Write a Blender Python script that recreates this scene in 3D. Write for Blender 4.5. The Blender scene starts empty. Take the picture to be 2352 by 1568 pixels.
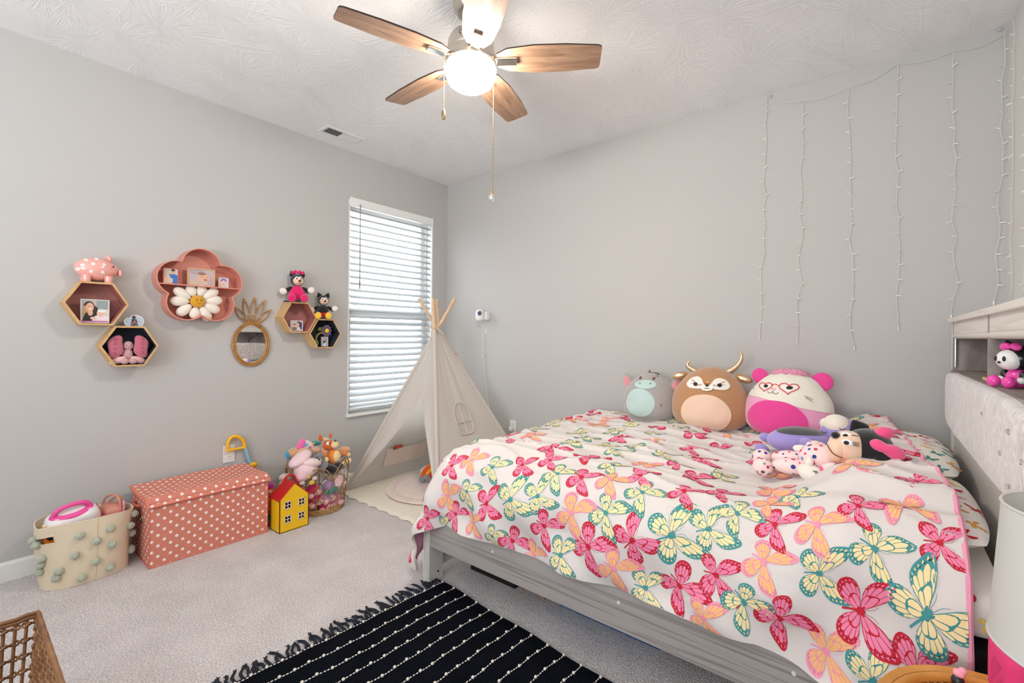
import bpy, math, random
import numpy as np
from mathutils import Vector, Matrix, Euler, noise
random.seed(7)
PI = math.pi
sc = bpy.context.scene
col = sc.collection

# ------------------------------------------------------------------ camera, world, lights, exposure
W, L, H = 3.855, 5.5, 2.74            # room: x 0..W, y -L..0, z 0..H
YAW, ROLL, FPX, SHY = math.radians(38.7316), math.radians(.53584), 1046.533, 15.233
CAM = Vector((3.37888, -3.15915, 1.2482))
cd = bpy.data.cameras.new('camera'); cam = bpy.data.objects.new('camera', cd); col.objects.link(cam)
cd.sensor_width = 36; cd.lens = FPX / 2352 * 36; cd.shift_y = -SHY / 2352; cd.clip_start = .02
cam.location = CAM
cam.matrix_world = Matrix.Translation(CAM) @ Matrix.Rotation(YAW, 4, 'Z') @ Matrix.Rotation(PI / 2, 4, 'X') @ Matrix.Rotation(ROLL, 4, 'Z')
sc.camera = cam
CR = Vector((math.cos(YAW), math.sin(YAW), 0)); CU = Vector((0, 0, 1)); CF = Vector((-math.sin(YAW), math.cos(YAW), 0))
_c, _s = math.cos(ROLL), math.sin(ROLL)
CR, CU = CR * _c + CU * _s, CU * _c - CR * _s
def pix(x, y, ax, v):
    """point seen at photo pixel (x, y) on the plane axis ax = v"""
    d = CF + CR * ((x - 1176) / FPX) + CU * ((784 - SHY - y) / FPX)
    return CAM + d * ((v - CAM[ax]) / d[ax])
def topix(p):
    d = Vector(p) - CAM; z = d.dot(CF)
    return 1176 + FPX * d.dot(CR) / z, 784 - SHY - FPX * d.dot(CU) / z, z

sc.view_settings.view_transform = 'Standard'; sc.view_settings.look = 'None'
sc.view_settings.gamma = 1; sc.view_settings.use_curve_mapping = False
sc.view_settings.exposure = EXPO = 0.45

world = bpy.data.worlds.new('daylight'); sc.world = world; world.use_nodes = True
bg = world.node_tree.nodes['Background']; bg.inputs[0].default_value = (.92, .96, 1, 1); bg.inputs[1].default_value = 1.25

def area_light(name, loc, rot, sx, sy, power, rgb, spread=180):
    l = bpy.data.lights.new(name, 'AREA'); l.shape = 'RECTANGLE'; l.size = sx; l.size_y = sy; l.energy = power; l.color = rgb
    l.spread = math.radians(spread)
    o = bpy.data.objects.new(name, l); col.objects.link(o); o.location = loc; o.rotation_euler = rot
    return o
# daylight by the left wall window; the rear light is added fill, tilted up
area_light('daylight_left_window', (-.13, -.642, 1.47), (0, -PI / 2, 0), 1.70, .84, 12, (.90, .97, 1))
area_light('rear_fill_light', (2.5, -L - .06, 1.5), (PI / 2 + 1.0, 0, 0), 2.1, 1.7, 98, (.92, .96, 1))

# ------------------------------------------------------------------ colour and materials
def lin(c):
    r = []
    for v in c:
        v = v / 255
        r.append(v / 12.92 if v <= .04045 else ((v + .055) / 1.055) ** 2.4)
    return (*r, 1)
def newmat(name):
    m = bpy.data.materials.new(name); m.use_nodes = True
    nt = m.node_tree; return m, nt, nt.nodes['Principled BSDF']
def N(nt, t, **k):
    n = nt.nodes.new(t)
    for a, b in k.items():
        if a.startswith('i_'): n.inputs[a[2:]].default_value = b
        else: setattr(n, a, b)
    return n
def mathn(nt, op, a, b=None, c=None):
    n = nt.nodes.new('ShaderNodeMath'); n.operation = op
    for i, q in enumerate((a, b, c)):
        if q is None: continue
        if isinstance(q, (int, float)): n.inputs[i].default_value = q
        else: nt.links.new(q, n.inputs[i])
    return n.outputs[0]
def vmath(nt, op, a, b=None, scale=None):
    n = nt.nodes.new('ShaderNodeVectorMath'); n.operation = op
    for i, q in enumerate((a, b)):
        if q is None: continue
        if isinstance(q, tuple): n.inputs[i].default_value = q
        else: nt.links.new(q, n.inputs[i])
    if scale is not None: n.inputs['Scale'].default_value = scale
    return n
def mixc(nt, f, a, b):
    n = nt.nodes.new('ShaderNodeMix'); n.data_type = 'RGBA'
    for i, q in ((0, f), (6, a), (7, b)):
        if isinstance(q, (int, float)): n.inputs[i].default_value = q
        elif isinstance(q, tuple): n.inputs[i].default_value = q
        else: nt.links.new(q, n.inputs[i])
    return n.outputs[2]
def coord(nt, kind='Object', scale=(1, 1, 1)):
    t = nt.nodes.new('ShaderNodeTexCoord'); mp = nt.nodes.new('ShaderNodeMapping'); mp.inputs['Scale'].default_value = scale
    nt.links.new(t.outputs[kind], mp.inputs[0]); return mp.outputs[0]
def bumpn(nt, h, strength, dist, b):
    n = nt.nodes.new('ShaderNodeBump'); n.inputs['Strength'].default_value = strength; n.inputs['Distance'].default_value = dist
    nt.links.new(h, n.inputs['Height']); nt.links.new(n.outputs[0], b.inputs['Normal'])
MATS = {}
def mat(name, rgb, rough=.6, metal=0., var=None, bump=None, sheen=0., coat=0., emis=None, spec=None, trans=0., sss=0.):
    """plain procedural material; var=(scale, amount) mottles the colour, bump=(scale, strength, metres)"""
    if name in MATS: return MATS[name]
    m, nt, b = newmat(name)
    c = lin(rgb); b.inputs['Base Color'].default_value = c
    b.inputs['Roughness'].default_value = rough; b.inputs['Metallic'].default_value = metal
    if spec is not None: b.inputs['Specular IOR Level'].default_value = spec
    if sheen: b.inputs['Sheen Weight'].default_value = sheen; b.inputs['Sheen Roughness'].default_value = .5
    if coat: b.inputs['Coat Weight'].default_value = coat; b.inputs['Coat Roughness'].default_value = .08
    if trans: b.inputs['Transmission Weight'].default_value = trans
    if sss: b.inputs['Subsurface Weight'].default_value = sss; b.inputs['Subsurface Radius'].default_value = (.01, .008, .006)
    if emis: b.inputs['Emission Color'].default_value = lin(emis[0]); b.inputs['Emission Strength'].default_value = emis[1]
    if var:
        v = coord(nt); n = N(nt, 'ShaderNodeTexNoise', i_Scale=var[0], i_Detail=4.); nt.links.new(v, n.inputs['Vector'])
        f = mathn(nt, 'MULTIPLY_ADD', n.outputs[0], 2 * var[1], 1 - var[1])
        s = vmath(nt, 'SCALE', c[:3]); nt.links.new(f, s.inputs['Scale']); nt.links.new(s.outputs[0], b.inputs['Base Color'])
    if bump:
        v = coord(nt); n = N(nt, 'ShaderNodeTexNoise', i_Scale=bump[0], i_Detail=5.); nt.links.new(v, n.inputs['Vector'])
        bumpn(nt, n.outputs[0], bump[1], bump[2], b)
    MATS[name] = m; return m
def fabric(name, rgb, scale=160, var=.06, sheen=.4, rough=.9, bs=.35, bd=.002):
    return mat(name, rgb, rough, var=(9, var), bump=(scale, bs, bd), sheen=sheen, spec=.2)
def wood(name, c1, c2, scale=(2, 26, 26), rough=.5, bumps=.1, dark=(.35, .62)):
    if name in MATS: return MATS[name]
    m, nt, b = newmat(name); v = coord(nt, 'Object', scale)
    n1 = N(nt, 'ShaderNodeTexNoise', i_Scale=1.1, i_Detail=6., i_Distortion=1.2); nt.links.new(v, n1.inputs['Vector'])
    cr = N(nt, 'ShaderNodeValToRGB'); nt.links.new(n1.outputs[0], cr.inputs[0])
    cr.color_ramp.elements[0].position, cr.color_ramp.elements[1].position = dark
    cr.color_ramp.elements[0].color = lin(c2); cr.color_ramp.elements[1].color = lin(c1)
    nt.links.new(cr.outputs[0], b.inputs['Base Color']); b.inputs['Roughness'].default_value = rough
    bumpn(nt, n1.outputs[0], bumps, .002, b)
    MATS[name] = m; return m
def dotmat(name, base, dot, s, r, rough=.75):
    """staggered round dots in UV metres"""
    m, nt, b = newmat(name); t = nt.nodes.new('ShaderNodeUVMap')
    p = vmath(nt, 'SCALE', t.outputs[0], scale=1 / s).outputs[0]
    ds = []
    for o in ((.5, .5, 0), (0, 0, 0)):
        q = vmath(nt, 'ADD', p, o); q = vmath(nt, 'FRACTION', q.outputs[0]); q = vmath(nt, 'SUBTRACT', q.outputs[0], (.5, .5, 0))
        q2 = vmath(nt, 'MULTIPLY', q.outputs[0], (1, 1, 0)); ds.append(vmath(nt, 'LENGTH', q2.outputs[0]).outputs['Value'])
    d = mathn(nt, 'MINIMUM', ds[0], ds[1]); f = mathn(nt, 'LESS_THAN', d, r / s)
    nt.links.new(mixc(nt, f, lin(base), lin(dot)), b.inputs['Base Color']); b.inputs['Roughness'].default_value = rough
    b.inputs['Specular IOR Level'].default_value = .25
    v = coord(nt); n = N(nt, 'ShaderNodeTexNoise', i_Scale=420., i_Detail=2.); nt.links.new(v, n.inputs['Vector']); bumpn(nt, n.outputs[0], .25, .001, b)
    MATS[name] = m; return m

# ------------------------------------------------------------------ mesh building
def V(*a): return Vector(a)
def frame_from(t):
    t = t.normalized(); u = Vector((0, 0, 1)) if abs(t.z) < .95 else Vector((1, 0, 0))
    a = t.cross(u).normalized(); return a, t.cross(a).normalized()
class MB:
    def __init__(s): s.v = []; s.f = []; s.m = []
    def add(s, vs, fs, mi=0):
        o = len(s.v); s.v += [tuple(p) for p in vs]; s.f += [tuple(i + o for i in f) for f in fs]; s.m += [mi] * len(fs); return s
    def box(s, c, d, M=None, mi=0):
        x, y, z = (q / 2 for q in d); vs = [Vector((i * x, j * y, k * z)) for k in (-1, 1) for j in (-1, 1) for i in (-1, 1)]
        if M: vs = [M @ p for p in vs]
        vs = [p + Vector(c) for p in vs]
        return s.add(vs, [(0, 2, 3, 1), (4, 5, 7, 6), (0, 1, 5, 4), (2, 6, 7, 3), (0, 4, 6, 2), (1, 3, 7, 5)], mi)
    def bx(s, x0, x1, y0, y1, z0, z1, mi=0): return s.box(((x0 + x1) / 2, (y0 + y1) / 2, (z0 + z1) / 2), (x1 - x0, y1 - y0, z1 - z0), None, mi)
    def lathe(s, prof, n=24, c=(0, 0, 0), M=None, sx=1, sy=1, mi=0, cap0=True, cap1=True):
        vs = []; fs = []
        for r, z in prof:
            for i in range(n):
                a = 2 * PI * i / n; p = Vector((r * math.cos(a) * sx, r * math.sin(a) * sy, z)); vs.append((M @ p if M else p) + Vector(c))
        for j in range(len(prof) - 1):
            for i in range(n):
                k = (i + 1) % n; fs.append((j * n + i, j * n + k, (j + 1) * n + k, (j + 1) * n + i))
        if cap0: fs.append(tuple(range(n - 1, -1, -1)))
        if cap1: q = (len(prof) - 1) * n; fs.append(tuple(q + i for i in range(n)))
        return s.add(vs, fs, mi)
    def ell(s, c, r, M=None, n=18, k=10, mi=0, fn=None):
        vs = [Vector((0, 0, -r[2]))]; 
        for j in range(1, k):
            t = -PI / 2 + PI * j / k
            for i in range(n):
                a = 2 * PI * i / n; vs.append(Vector((r[0] * math.cos(t) * math.cos(a), r[1] * math.cos(t) * math.sin(a), r[2] * math.sin(t))))
        vs.append(Vector((0, 0, r[2]))); e = len(vs) - 1; fs = []
        for i in range(n):
            q = (i + 1) % n; fs.append((0, 1 + q, 1 + i)); fs.append((e, 1 + (k - 2) * n + i, 1 + (k - 2) * n + q))
            for j in range(k - 2): a = 1 + j * n; fs.append((a + i, a + q, a + n + q, a + n + i))
        if fn: vs = [fn(p) for p in vs]
        if M: vs = [M @ p for p in vs]
        return s.add([p + Vector(c) for p in vs], fs, mi)
    def tube(s, path, r, n=8, closed=False, mi=0):
        P = [Vector(p) for p in path]; m = len(P); rs = r if isinstance(r, (list, tuple)) else [r] * m
        vs = []; fs = []; pa = None
        for j, p in enumerate(P):
            t = (P[(j + 1) % m] - P[j - 1]) if closed else (P[min(j + 1, m - 1)] - P[max(j - 1, 0)])
            if t.length < 1e-9: t = Vector((0, 0, 1))
            t.normalize()
            if pa is None: a, b = frame_from(t)
            else:
                a = (pa - t * pa.dot(t))
                a = a.normalized() if a.length > 1e-6 else frame_from(t)[0]
                b = t.cross(a)
            pa = a
            for i in range(n): w = 2 * PI * i / n; vs.append(p + (a * math.cos(w) + b * math.sin(w)) * rs[j])
        for j in range(m if closed else m - 1):
            for i in range(n):
                k = (i + 1) % n; q = ((j + 1) % m) * n; fs.append((j * n + i, j * n + k, q + k, q + i))
        if not closed: fs.append(tuple(range(n - 1, -1, -1))); fs.append(tuple((m - 1) * n + i for i in range(n)))
        return s.add(vs, fs, mi)
    def prism(s, poly, h0, h1, fn, mi=0, mside=None):
        n = len(poly); vs = [fn(a, b, h0) for a, b in poly] + [fn(a, b, h1) for a, b in poly]
        s.add(vs, [tuple(range(n - 1, -1, -1)), tuple(range(n, 2 * n))], mi)
        return s.add(vs, [(i, (i + 1) % n, n + (i + 1) % n, n + i) for i in range(n)], mi if mside is None else mside)
    def ring(s, outer, inner, h0, h1, fn, mi=0):
        n = len(outer); vs = [fn(a, b, h0) for a, b in outer] + [fn(a, b, h1) for a, b in outer] + [fn(a, b, h0) for a, b in inner] + [fn(a, b, h1) for a, b in inner]
        fs = []
        for i in range(n):
            k = (i + 1) % n; fs += [(i, k, n + k, n + i), (2 * n + k, 2 * n + i, 3 * n + i, 3 * n + k), (n + i, n + k, 3 * n + k, 3 * n + i), (k, i, 2 * n + i, 2 * n + k)]
        return s.add(vs, fs, mi)
    def grid(s, nu, nv, fn, mi=0, wrap=False):
        vs = [fn(i / nu, j / nv) for j in range(nv + 1) for i in range(nu if wrap else nu + 1)]; w = nu if wrap else nu + 1
        fs = [(j * w + i, j * w + (i + 1) % w, (j + 1) * w + (i + 1) % w, (j + 1) * w + i) for j in range(nv) for i in range(nu)]
        return s.add(vs, fs, mi)
    def patch(s, outline, fn, rings=4, c=None, mi=0, off=0.):
        """star-shaped outline in 2D mapped to a surface by fn(u, v, off)"""
        n = len(outline)
        if c is None: c = (sum(p[0] for p in outline) / n, sum(p[1] for p in outline) / n)
        vs = [fn(c[0], c[1], off)]
        for k in range(1, rings + 1):
            t = k / rings
            for p in outline: vs.append(fn(c[0] + (p[0] - c[0]) * t, c[1] + (p[1] - c[1]) * t, off))
        fs = [(0, 1 + i, 1 + (i + 1) % n) for i in range(n)]
        for k in range(rings - 1):
            a = 1 + k * n
            for i in range(n): q = (i + 1) % n; fs.append((a + i, a + n + i, a + n + q, a + q))
        return s.add(vs, fs, mi)
    def stroke(s, pts, w, fn, mi=0, off=0., step=None):
        """thin ribbon along 2D points on a surface"""
        P = [Vector((a, b)) for a, b in pts]; m = len(P); vs = []
        for j in range(m):
            t = P[min(j + 1, m - 1)] - P[max(j - 1, 0)]; t = t.normalized() if t.length > 1e-9 else Vector((1, 0)); q = Vector((-t.y, t.x)) * w / 2
            for p in (P[j] + q, P[j] - q): vs.append(fn(p.x, p.y, off))
        return s.add(vs, [(2 * j, 2 * j + 1, 2 * j + 3, 2 * j + 2) for j in range(m - 1)], mi)
    def mesh(s, name, mats, smooth=True, ang=40):
        me = bpy.data.meshes.new(name); me.from_pydata(s.v, [], s.f); me.update()
        for m in (mats if isinstance(mats, (list, tuple)) else [mats]): me.materials.append(m)
        if max(s.m, default=0): me.polygons.foreach_set('material_index', s.m)
        if smooth:
            me.shade_smooth()
            if ang: me.set_sharp_from_angle(angle=math.radians(ang))
        return me
    def build(s, name, mats, parent=None, smooth=True, ang=40, bevel=None, label=None):
        return link(name, s.mesh(name, mats, smooth, ang), parent, bevel=bevel, label=label)
ROOTW = {}
def link(name, me, parent=None, loc=None, rot=None, scale=None, bevel=None, label=None, M=None):
    o = bpy.data.objects.new(name, me); col.objects.link(o)
    if parent is not None:
        o.parent = parent
        if parent.name in ROOTW: o.matrix_parent_inverse = ROOTW[parent.name]
    if M is not None: o.matrix_basis = M
    else:
        if loc is not None: o.location = loc
        if rot is not None: o.rotation_euler = rot
        if scale is not None: o.scale = scale
    if bevel: b = o.modifiers.new('bevel', 'BEVEL'); b.width = bevel; b.segments = 2; b.limit_method = 'ANGLE'; b.angle_limit = math.radians(35); b.harden_normals = False
    if label: o['label'] = label
    return o
def tag(o, label, cat, group=None, kind=None):
    o['label'] = label; o['category'] = cat
    if group: o['group'] = group
    if kind: o['kind'] = kind
    return o
def thing(name, label, cat, loc=(0, 0, 0), rotz=0, group=None, world=True, kind=None, rot=None):
    """an Empty at the thing's base; world=True: its parts are modelled in world coordinates"""
    o = bpy.data.objects.new(name, None); col.objects.link(o); o.empty_display_size = .05
    o.location = loc; o.rotation_euler = rot if rot else (0, 0, rotz)
    if world: ROOTW[o.name] = Matrix.Translation(-Vector(loc))
    return tag(o, label, cat, group, kind)
def boxuv(o):
    me = o.data; uv = me.uv_layers.new(name='UVMap')
    for p in me.polygons:
        n = p.normal; ax = max(range(3), key=lambda i: abs(n[i])); i, j = [(1, 2), (0, 2), (0, 1)][ax]
        for li in p.loop_indices: q = me.vertices[me.loops[li].vertex_index].co; uv.data[li].uv = (q[i], q[j])
    return o
def circ(n, r=1., cx=0., cy=0., sy=None, a0=0): return [(cx + r * math.cos(a0 + 2 * PI * i / n), cy + (sy if sy else r) * math.sin(a0 + 2 * PI * i / n)) for i in range(n)]
def lerp(a, b, t): return a + (b - a) * t
def sstep(a, b, x): t = min(1, max(0, (x - a) / (b - a))); return t * t * (3 - 2 * t)
def spline(pts, n):
    """Catmull-Rom through points"""
    P = [Vector(p) for p in pts]; out = []
    for i in range(len(P) - 1):
        p0 = P[max(i - 1, 0)]; p1 = P[i]; p2 = P[i + 1]; p3 = P[min(i + 2, len(P) - 1)]
        for k in range(n):
            t = k / n; out.append(.5 * ((2 * p1) + (p2 - p0) * t + (2 * p0 - 5 * p1 + 4 * p2 - p3) * t * t + (3 * p1 - p0 - 3 * p2 + p3) * t ** 3))
    out.append(P[-1]); return out
def ROT(x=0, y=0, z=0): return Euler((math.radians(x), math.radians(y), math.radians(z))).to_matrix()
# ------------------------------------------------------------------ the room
def wallmat(name, rgb):
    m = mat(name, rgb, .85, bump=(260, .10, .0012), spec=.25); return m
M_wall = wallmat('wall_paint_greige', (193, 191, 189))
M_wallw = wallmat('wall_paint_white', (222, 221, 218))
M_trim = mat('trim_white_semigloss', (236, 235, 231), .35)
def carpet_mat():
    m, nt, b = newmat('carpet_taupe'); v = coord(nt)
    n1 = N(nt, 'ShaderNodeTexNoise', i_Scale=150., i_Detail=3.); n2 = N(nt, 'ShaderNodeTexNoise', i_Scale=5., i_Detail=3.); n3 = N(nt, 'ShaderNodeTexVoronoi', i_Scale=230.)
    for n in (n1, n2, n3): nt.links.new(v, n.inputs['Vector'])
    f = mathn(nt, 'ADD', mathn(nt, 'MULTIPLY', n1.outputs[0], 1.5), mathn(nt, 'MULTIPLY', n2.outputs[0], .42)); f = mathn(nt, 'SUBTRACT', f, .46)
    cr = N(nt, 'ShaderNodeValToRGB'); nt.links.new(f, cr.inputs[0]); e = cr.color_ramp.elements
    e[0].position = .18; e[0].color = lin((188, 178, 177)); e[1].position = .78; e[1].color = lin((248, 240, 239))
    nt.links.new(cr.outputs[0], b.inputs['Base Color']); b.inputs['Roughness'].default_value = 1; b.inputs['Specular IOR Level'].default_value = .05
    b.inputs['Sheen Weight'].default_value = .25
    h = mathn(nt, 'ADD', n1.outputs[0], mathn(nt, 'MULTIPLY', n3.outputs['Distance'], .6)); bumpn(nt, h, .9, .008, b)
    return m
def ceiling_mat():
    """stomp-brush texture: strokes radiating from scattered centres"""
    m, nt, b = newmat('ceiling_stomp_texture'); v = coord(nt)
    hs = []
    for sc_, off in ((2.7, 0.), (3.3, 7.3)):
        vv = vmath(nt, 'ADD', v, (off, off * .7, 0)).outputs[0]
        vo = N(nt, 'ShaderNodeTexVoronoi', voronoi_dimensions='2D', i_Scale=sc_, i_Randomness=.9); nt.links.new(vv, vo.inputs['Vector'])
        d = vmath(nt, 'SUBTRACT', vv, vo.outputs['Position']).outputs[0]
        sx = N(nt, 'ShaderNodeSeparateXYZ'); nt.links.new(d, sx.inputs[0])
        ang = mathn(nt, 'ARCTAN2', sx.outputs[1], sx.outputs[0]); ln = vmath(nt, 'LENGTH', d).outputs['Value']
        cb = N(nt, 'ShaderNodeCombineXYZ'); nt.links.new(mathn(nt, 'MULTIPLY', ang, 7.), cb.inputs[0]); nt.links.new(mathn(nt, 'MULTIPLY', ln, 9.), cb.inputs[1]); nt.links.new(mathn(nt, 'MULTIPLY', vo.outputs['Color'], 40.), cb.inputs[2])
        no = N(nt, 'ShaderNodeTexNoise', i_Scale=1.25, i_Detail=3., i_Distortion=.6); nt.links.new(cb.outputs[0], no.inputs['Vector'])
        a = mathn(nt, 'ABSOLUTE', mathn(nt, 'SUBTRACT', no.outputs[0], .5)); hs.append(mathn(nt, 'SUBTRACT', 1., mathn(nt, 'MINIMUM', mathn(nt, 'MULTIPLY', a, 13.), 1.)))
    h = mathn(nt, 'MAXIMUM', hs[0], hs[1])
    n2 = N(nt, 'ShaderNodeTexNoise', i_Scale=60., i_Detail=3.); nt.links.new(v, n2.inputs['Vector'])
    h = mathn(nt, 'ADD', h, mathn(nt, 'MULTIPLY', n2.outputs[0], .25))
    b.inputs['Base Color'].default_value = lin((246, 246, 246)); b.inputs['Roughness'].default_value = .9; b.inputs['Specular IOR Level'].default_value = .2
    bumpn(nt, h, .5, .0035, b); return m
def structure(name, mb, m, label, cat, **k):
    o = mb.build(name, m, None, smooth=False, **k); return tag(o, label, cat, kind='structure')
T = .14
structure('floor', MB().bx(-.3, W + .3, -L - .3, .3, -.1, 0), carpet_mat(), 'taupe grey cut-pile carpet over the whole bedroom floor', 'carpet floor')
structure('ceiling', MB().bx(-T, W + T, -L - T, T, H, H + .1), ceiling_mat(), 'white ceiling with radiating stomp-brush texture', 'ceiling')
WY0, WY1, WZ0, WZ1 = -1.094, -.188, .575, 2.362     # window opening in the left wall
mb = MB().bx(-T, 0, -L - T, WY0, 0, H).bx(-T, 0, WY1, T, 0, H).bx(-T, 0, WY0, WY1, 0, WZ0).bx(-T, 0, WY0, WY1, WZ1, H)
structure('wall_left', mb, M_wall, 'greige painted wall holding the hexagon shelves and the window', 'wall')
structure('wall_back', MB().bx(0, W, 0, T, 0, H), M_wall, 'greige painted wall behind the bed and the plush row', 'wall')
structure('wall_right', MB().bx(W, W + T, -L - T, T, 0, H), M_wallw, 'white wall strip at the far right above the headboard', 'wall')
fx0, fx1, fz0, fz1 = 1.4, 3.6, .6, 2.4  # opening added in the unseen wall for the fill light
mb = MB().bx(0, fx0, -L - T, -L, 0, H).bx(fx1, W, -L - T, -L, 0, H).bx(fx0, fx1, -L - T, -L, 0, fz0).bx(fx0, fx1, -L - T, -L, fz1, H)
structure('wall_front', mb, M_wall, 'greige painted wall behind the camera with an added window opening', 'wall')
def baseboard(name, a, b, nrm, label):
    a, b, nrm = Vector(a), Vector(b), Vector(nrm); prof = [(0, 0), (.014, 0), (.014, .082), (.009, .092), (0, .095)]
    mb = MB(); vs = [p + nrm * d + Vector((0, 0, z)) for p in (a, b) for d, z in prof]; n = len(prof)
    mb.add(vs, [(i, (i + 1) % n, n + (i + 1) % n, n + i) for i in range(n)] + [tuple(range(n)), tuple(range(2 * n - 1, n - 1, -1))])
    structure(name, mb, M_trim, label, 'baseboard')
baseboard('baseboard_left', (0, -L, 0), (0, 0, 0), (1, 0, 0), 'white painted baseboard along the left wall')
baseboard('baseboard_back', (0, 0, 0), (W, 0, 0), (0, -1, 0), 'white painted baseboard along the wall behind the bed')
baseboard('baseboard_right', (W, -L, 0), (W, 0, 0), (-1, 0, 0), 'white painted baseboard behind the headboard')

# ---- window in the left wall
M_vinyl = mat('vinyl_white', (240, 240, 238), .35)
M_glass = mat('clear_glass', (255, 255, 255), .0, trans=1., spec=.5)
M_glass.node_tree.nodes['Principled BSDF'].inputs['IOR'].default_value = 1.04
def window(name, y0, y1, z0, z1, xin, xout, label):
    w = thing(name, label, 'window', (xin, (y0 + y1) / 2, z0), kind='structure')
    f = .03; xm = xout + .05
    MB().bx(xout, xm, y0, y0 + f, z0, z1).bx(xout, xm, y1 - f, y1, z0, z1).bx(xout, xm, y0 + f, y1 - f, z1 - f, z1).bx(xout, xm, y0 + f, y1 - f, z0, z0 + f).build('window_frame', M_vinyl, w, False, bevel=.003)
    zm = (z0 + z1) / 2 - .04
    for nm, za, zb, xo in (('upper_sash', zm - .02, z1 - f, xout + .008), ('lower_sash', z0 + f, zm + .025, xout + .026)):
        a, b_ = y0 + f, y1 - f; r = .042
        s = MB().bx(xo, xo + .02, a, a + r, za, zb).bx(xo, xo + .02, b_ - r, b_, za, zb).bx(xo, xo + .02, a + r, b_ - r, zb - r, zb).bx(xo, xo + .02, a + r, b_ - r, za, za + r).build(nm, M_vinyl, w, False, bevel=.003)
        MB().bx(xo + .008, xo + .012, a + r, b_ - r, za + r, zb - r).build('pane', M_glass, s, False)
    # drywall return trimmed in white and the sill board
    MB().bx(xm, xin - .001, y0 - .001, y0 + .012, z0, z1).bx(xm, xin - .001, y1 - .012, y1 + .001, z0, z1).bx(xm, xin - .001, y0, y1, z1 - .012, z1 + .001).build('window_jamb', M_trim, w, False)
    MB().bx(xm - .005, xin + .03, y0 - .012, y1 + .012, z0 - .012, z0 + .012).build('window_sill', M_trim, w, False, bevel=.004)
    return w
window('window_1', WY0, WY1, WZ0, WZ1, 0, -.12, 'white double-hung window behind slatted blinds beside the teepee')
w2 = thing('added_rear_window', 'unseen wide white window added behind the camera for fill light', 'window', (2.5, -L, fz0), kind='structure')  # made-up window, never in view, framing the fill light
mb = MB()
for a in (fx0, (fx0 + fx1) / 2 - .03, fx1 - .06): mb.bx(a, a + .06, -L - .1, -L - .03, fz0, fz1)
mb.bx(fx0, fx1, -L - .1, -L - .03, fz0, fz0 + .06).bx(fx0, fx1, -L - .1, -L - .03, fz1 - .06, fz1); mb.build('window_frame', M_vinyl, w2, False)
MB().bx(fx0 - .03, fx1 + .03, -L - .03, -L + .04, fz0 - .03, fz0).build('window_sill', M_trim, w2, False)

# ---- blinds
M_slat, nt, b = newmat('blind_slat_white'); b.inputs['Base Color'].default_value = lin((186, 190, 194)); b.inputs['Roughness'].default_value = .45
tr = N(nt, 'ShaderNodeBsdfTranslucent'); tr.inputs[0].default_value = lin((235, 238, 242)); mx = N(nt, 'ShaderNodeMixShader'); mx.inputs[0].default_value = .0
nt.links.new(b.outputs[0], mx.inputs[1]); nt.links.new(tr.outputs[0], mx.inputs[2]); nt.links.new(mx.outputs[0], nt.nodes['Material Output'].inputs[0])
M_wand = mat('blind_wand_grey', (140, 136, 132), .4)
bl = thing('window_blind', 'white horizontal slat blind with grey tilt wand hanging in window', 'blind', (-.03, -.642, WZ1))
bx = -.028
mb = MB().bx(-.055, -.005, WY0 + .014, WY1 - .014, WZ1 - .055, WZ1 - .014); mb.build('headrail', M_vinyl, bl, False, bevel=.003)
MB().bx(.0, .013, WY0 + .004, WY1 - .004, WZ1 - .062, WZ1 + .004).bx(-.03, 0, WY0 + .004, WY0 + .010, WZ1 - .06, WZ1 - .014).build('valance', M_vinyl, bl, False, bevel=.003)
sl = MB().grid(1, 6, lambda u, v: ((v - .5) * .065, (u - .5) * (WY1 - WY0 - .045), .004 * (1 - (2 * v - 1) ** 2))).grid(1, 6, lambda u, v: ((.5 - v) * .065, (u - .5) * (WY1 - WY0 - .045), .004 * (1 - (2 * v - 1) ** 2) - .0026)).mesh('slat', M_slat)
zs = []; z = WZ1 - .095
while z > WZ0 + .075: zs.append(z); z -= .0545
for z in zs: link('slat', sl, bl, loc=(bx, -.641, z), rot=(0, math.radians(29 + random.uniform(-1, 1)), 0))
MB().bx(bx - .026, bx + .026, WY0 + .022, WY1 - .022, WZ0 + .03, WZ0 + .05).build('bottom_rail', M_slat, bl, False, bevel=.004)
for yy in (WY0 + .11, -.641, WY1 - .12):
    MB().tube([(bx + .03, yy, WZ1 - .06), (bx + .03, yy, WZ0 + .04)], .0011, 5).tube([(bx - .03, yy, WZ1 - .06), (bx - .03, yy, WZ0 + .04)], .0011, 5).build('ladder_cord', M_vinyl, bl)
p0 = pix(828, 470, 0, .022); p1 = pix(826, 663, 0, .022)
MB().tube([(.022, p0.y, p0.z), (.022, p0.y - .001, p1.z + .07)], .0042, 8).tube([(.022, p0.y - .001, p1.z + .07), (.022, p0.y - .001, p1.z)], .0062, 8).build('tilt_wand', M_wand, bl)
MB().tube([(.0, p0.y - .01, p0.z + .02), (.018, p0.y - .004, p0.z + .018), (.022, p0.y, p0.z)], .002, 6).build('wand_hook', M_vinyl, bl)

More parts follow.
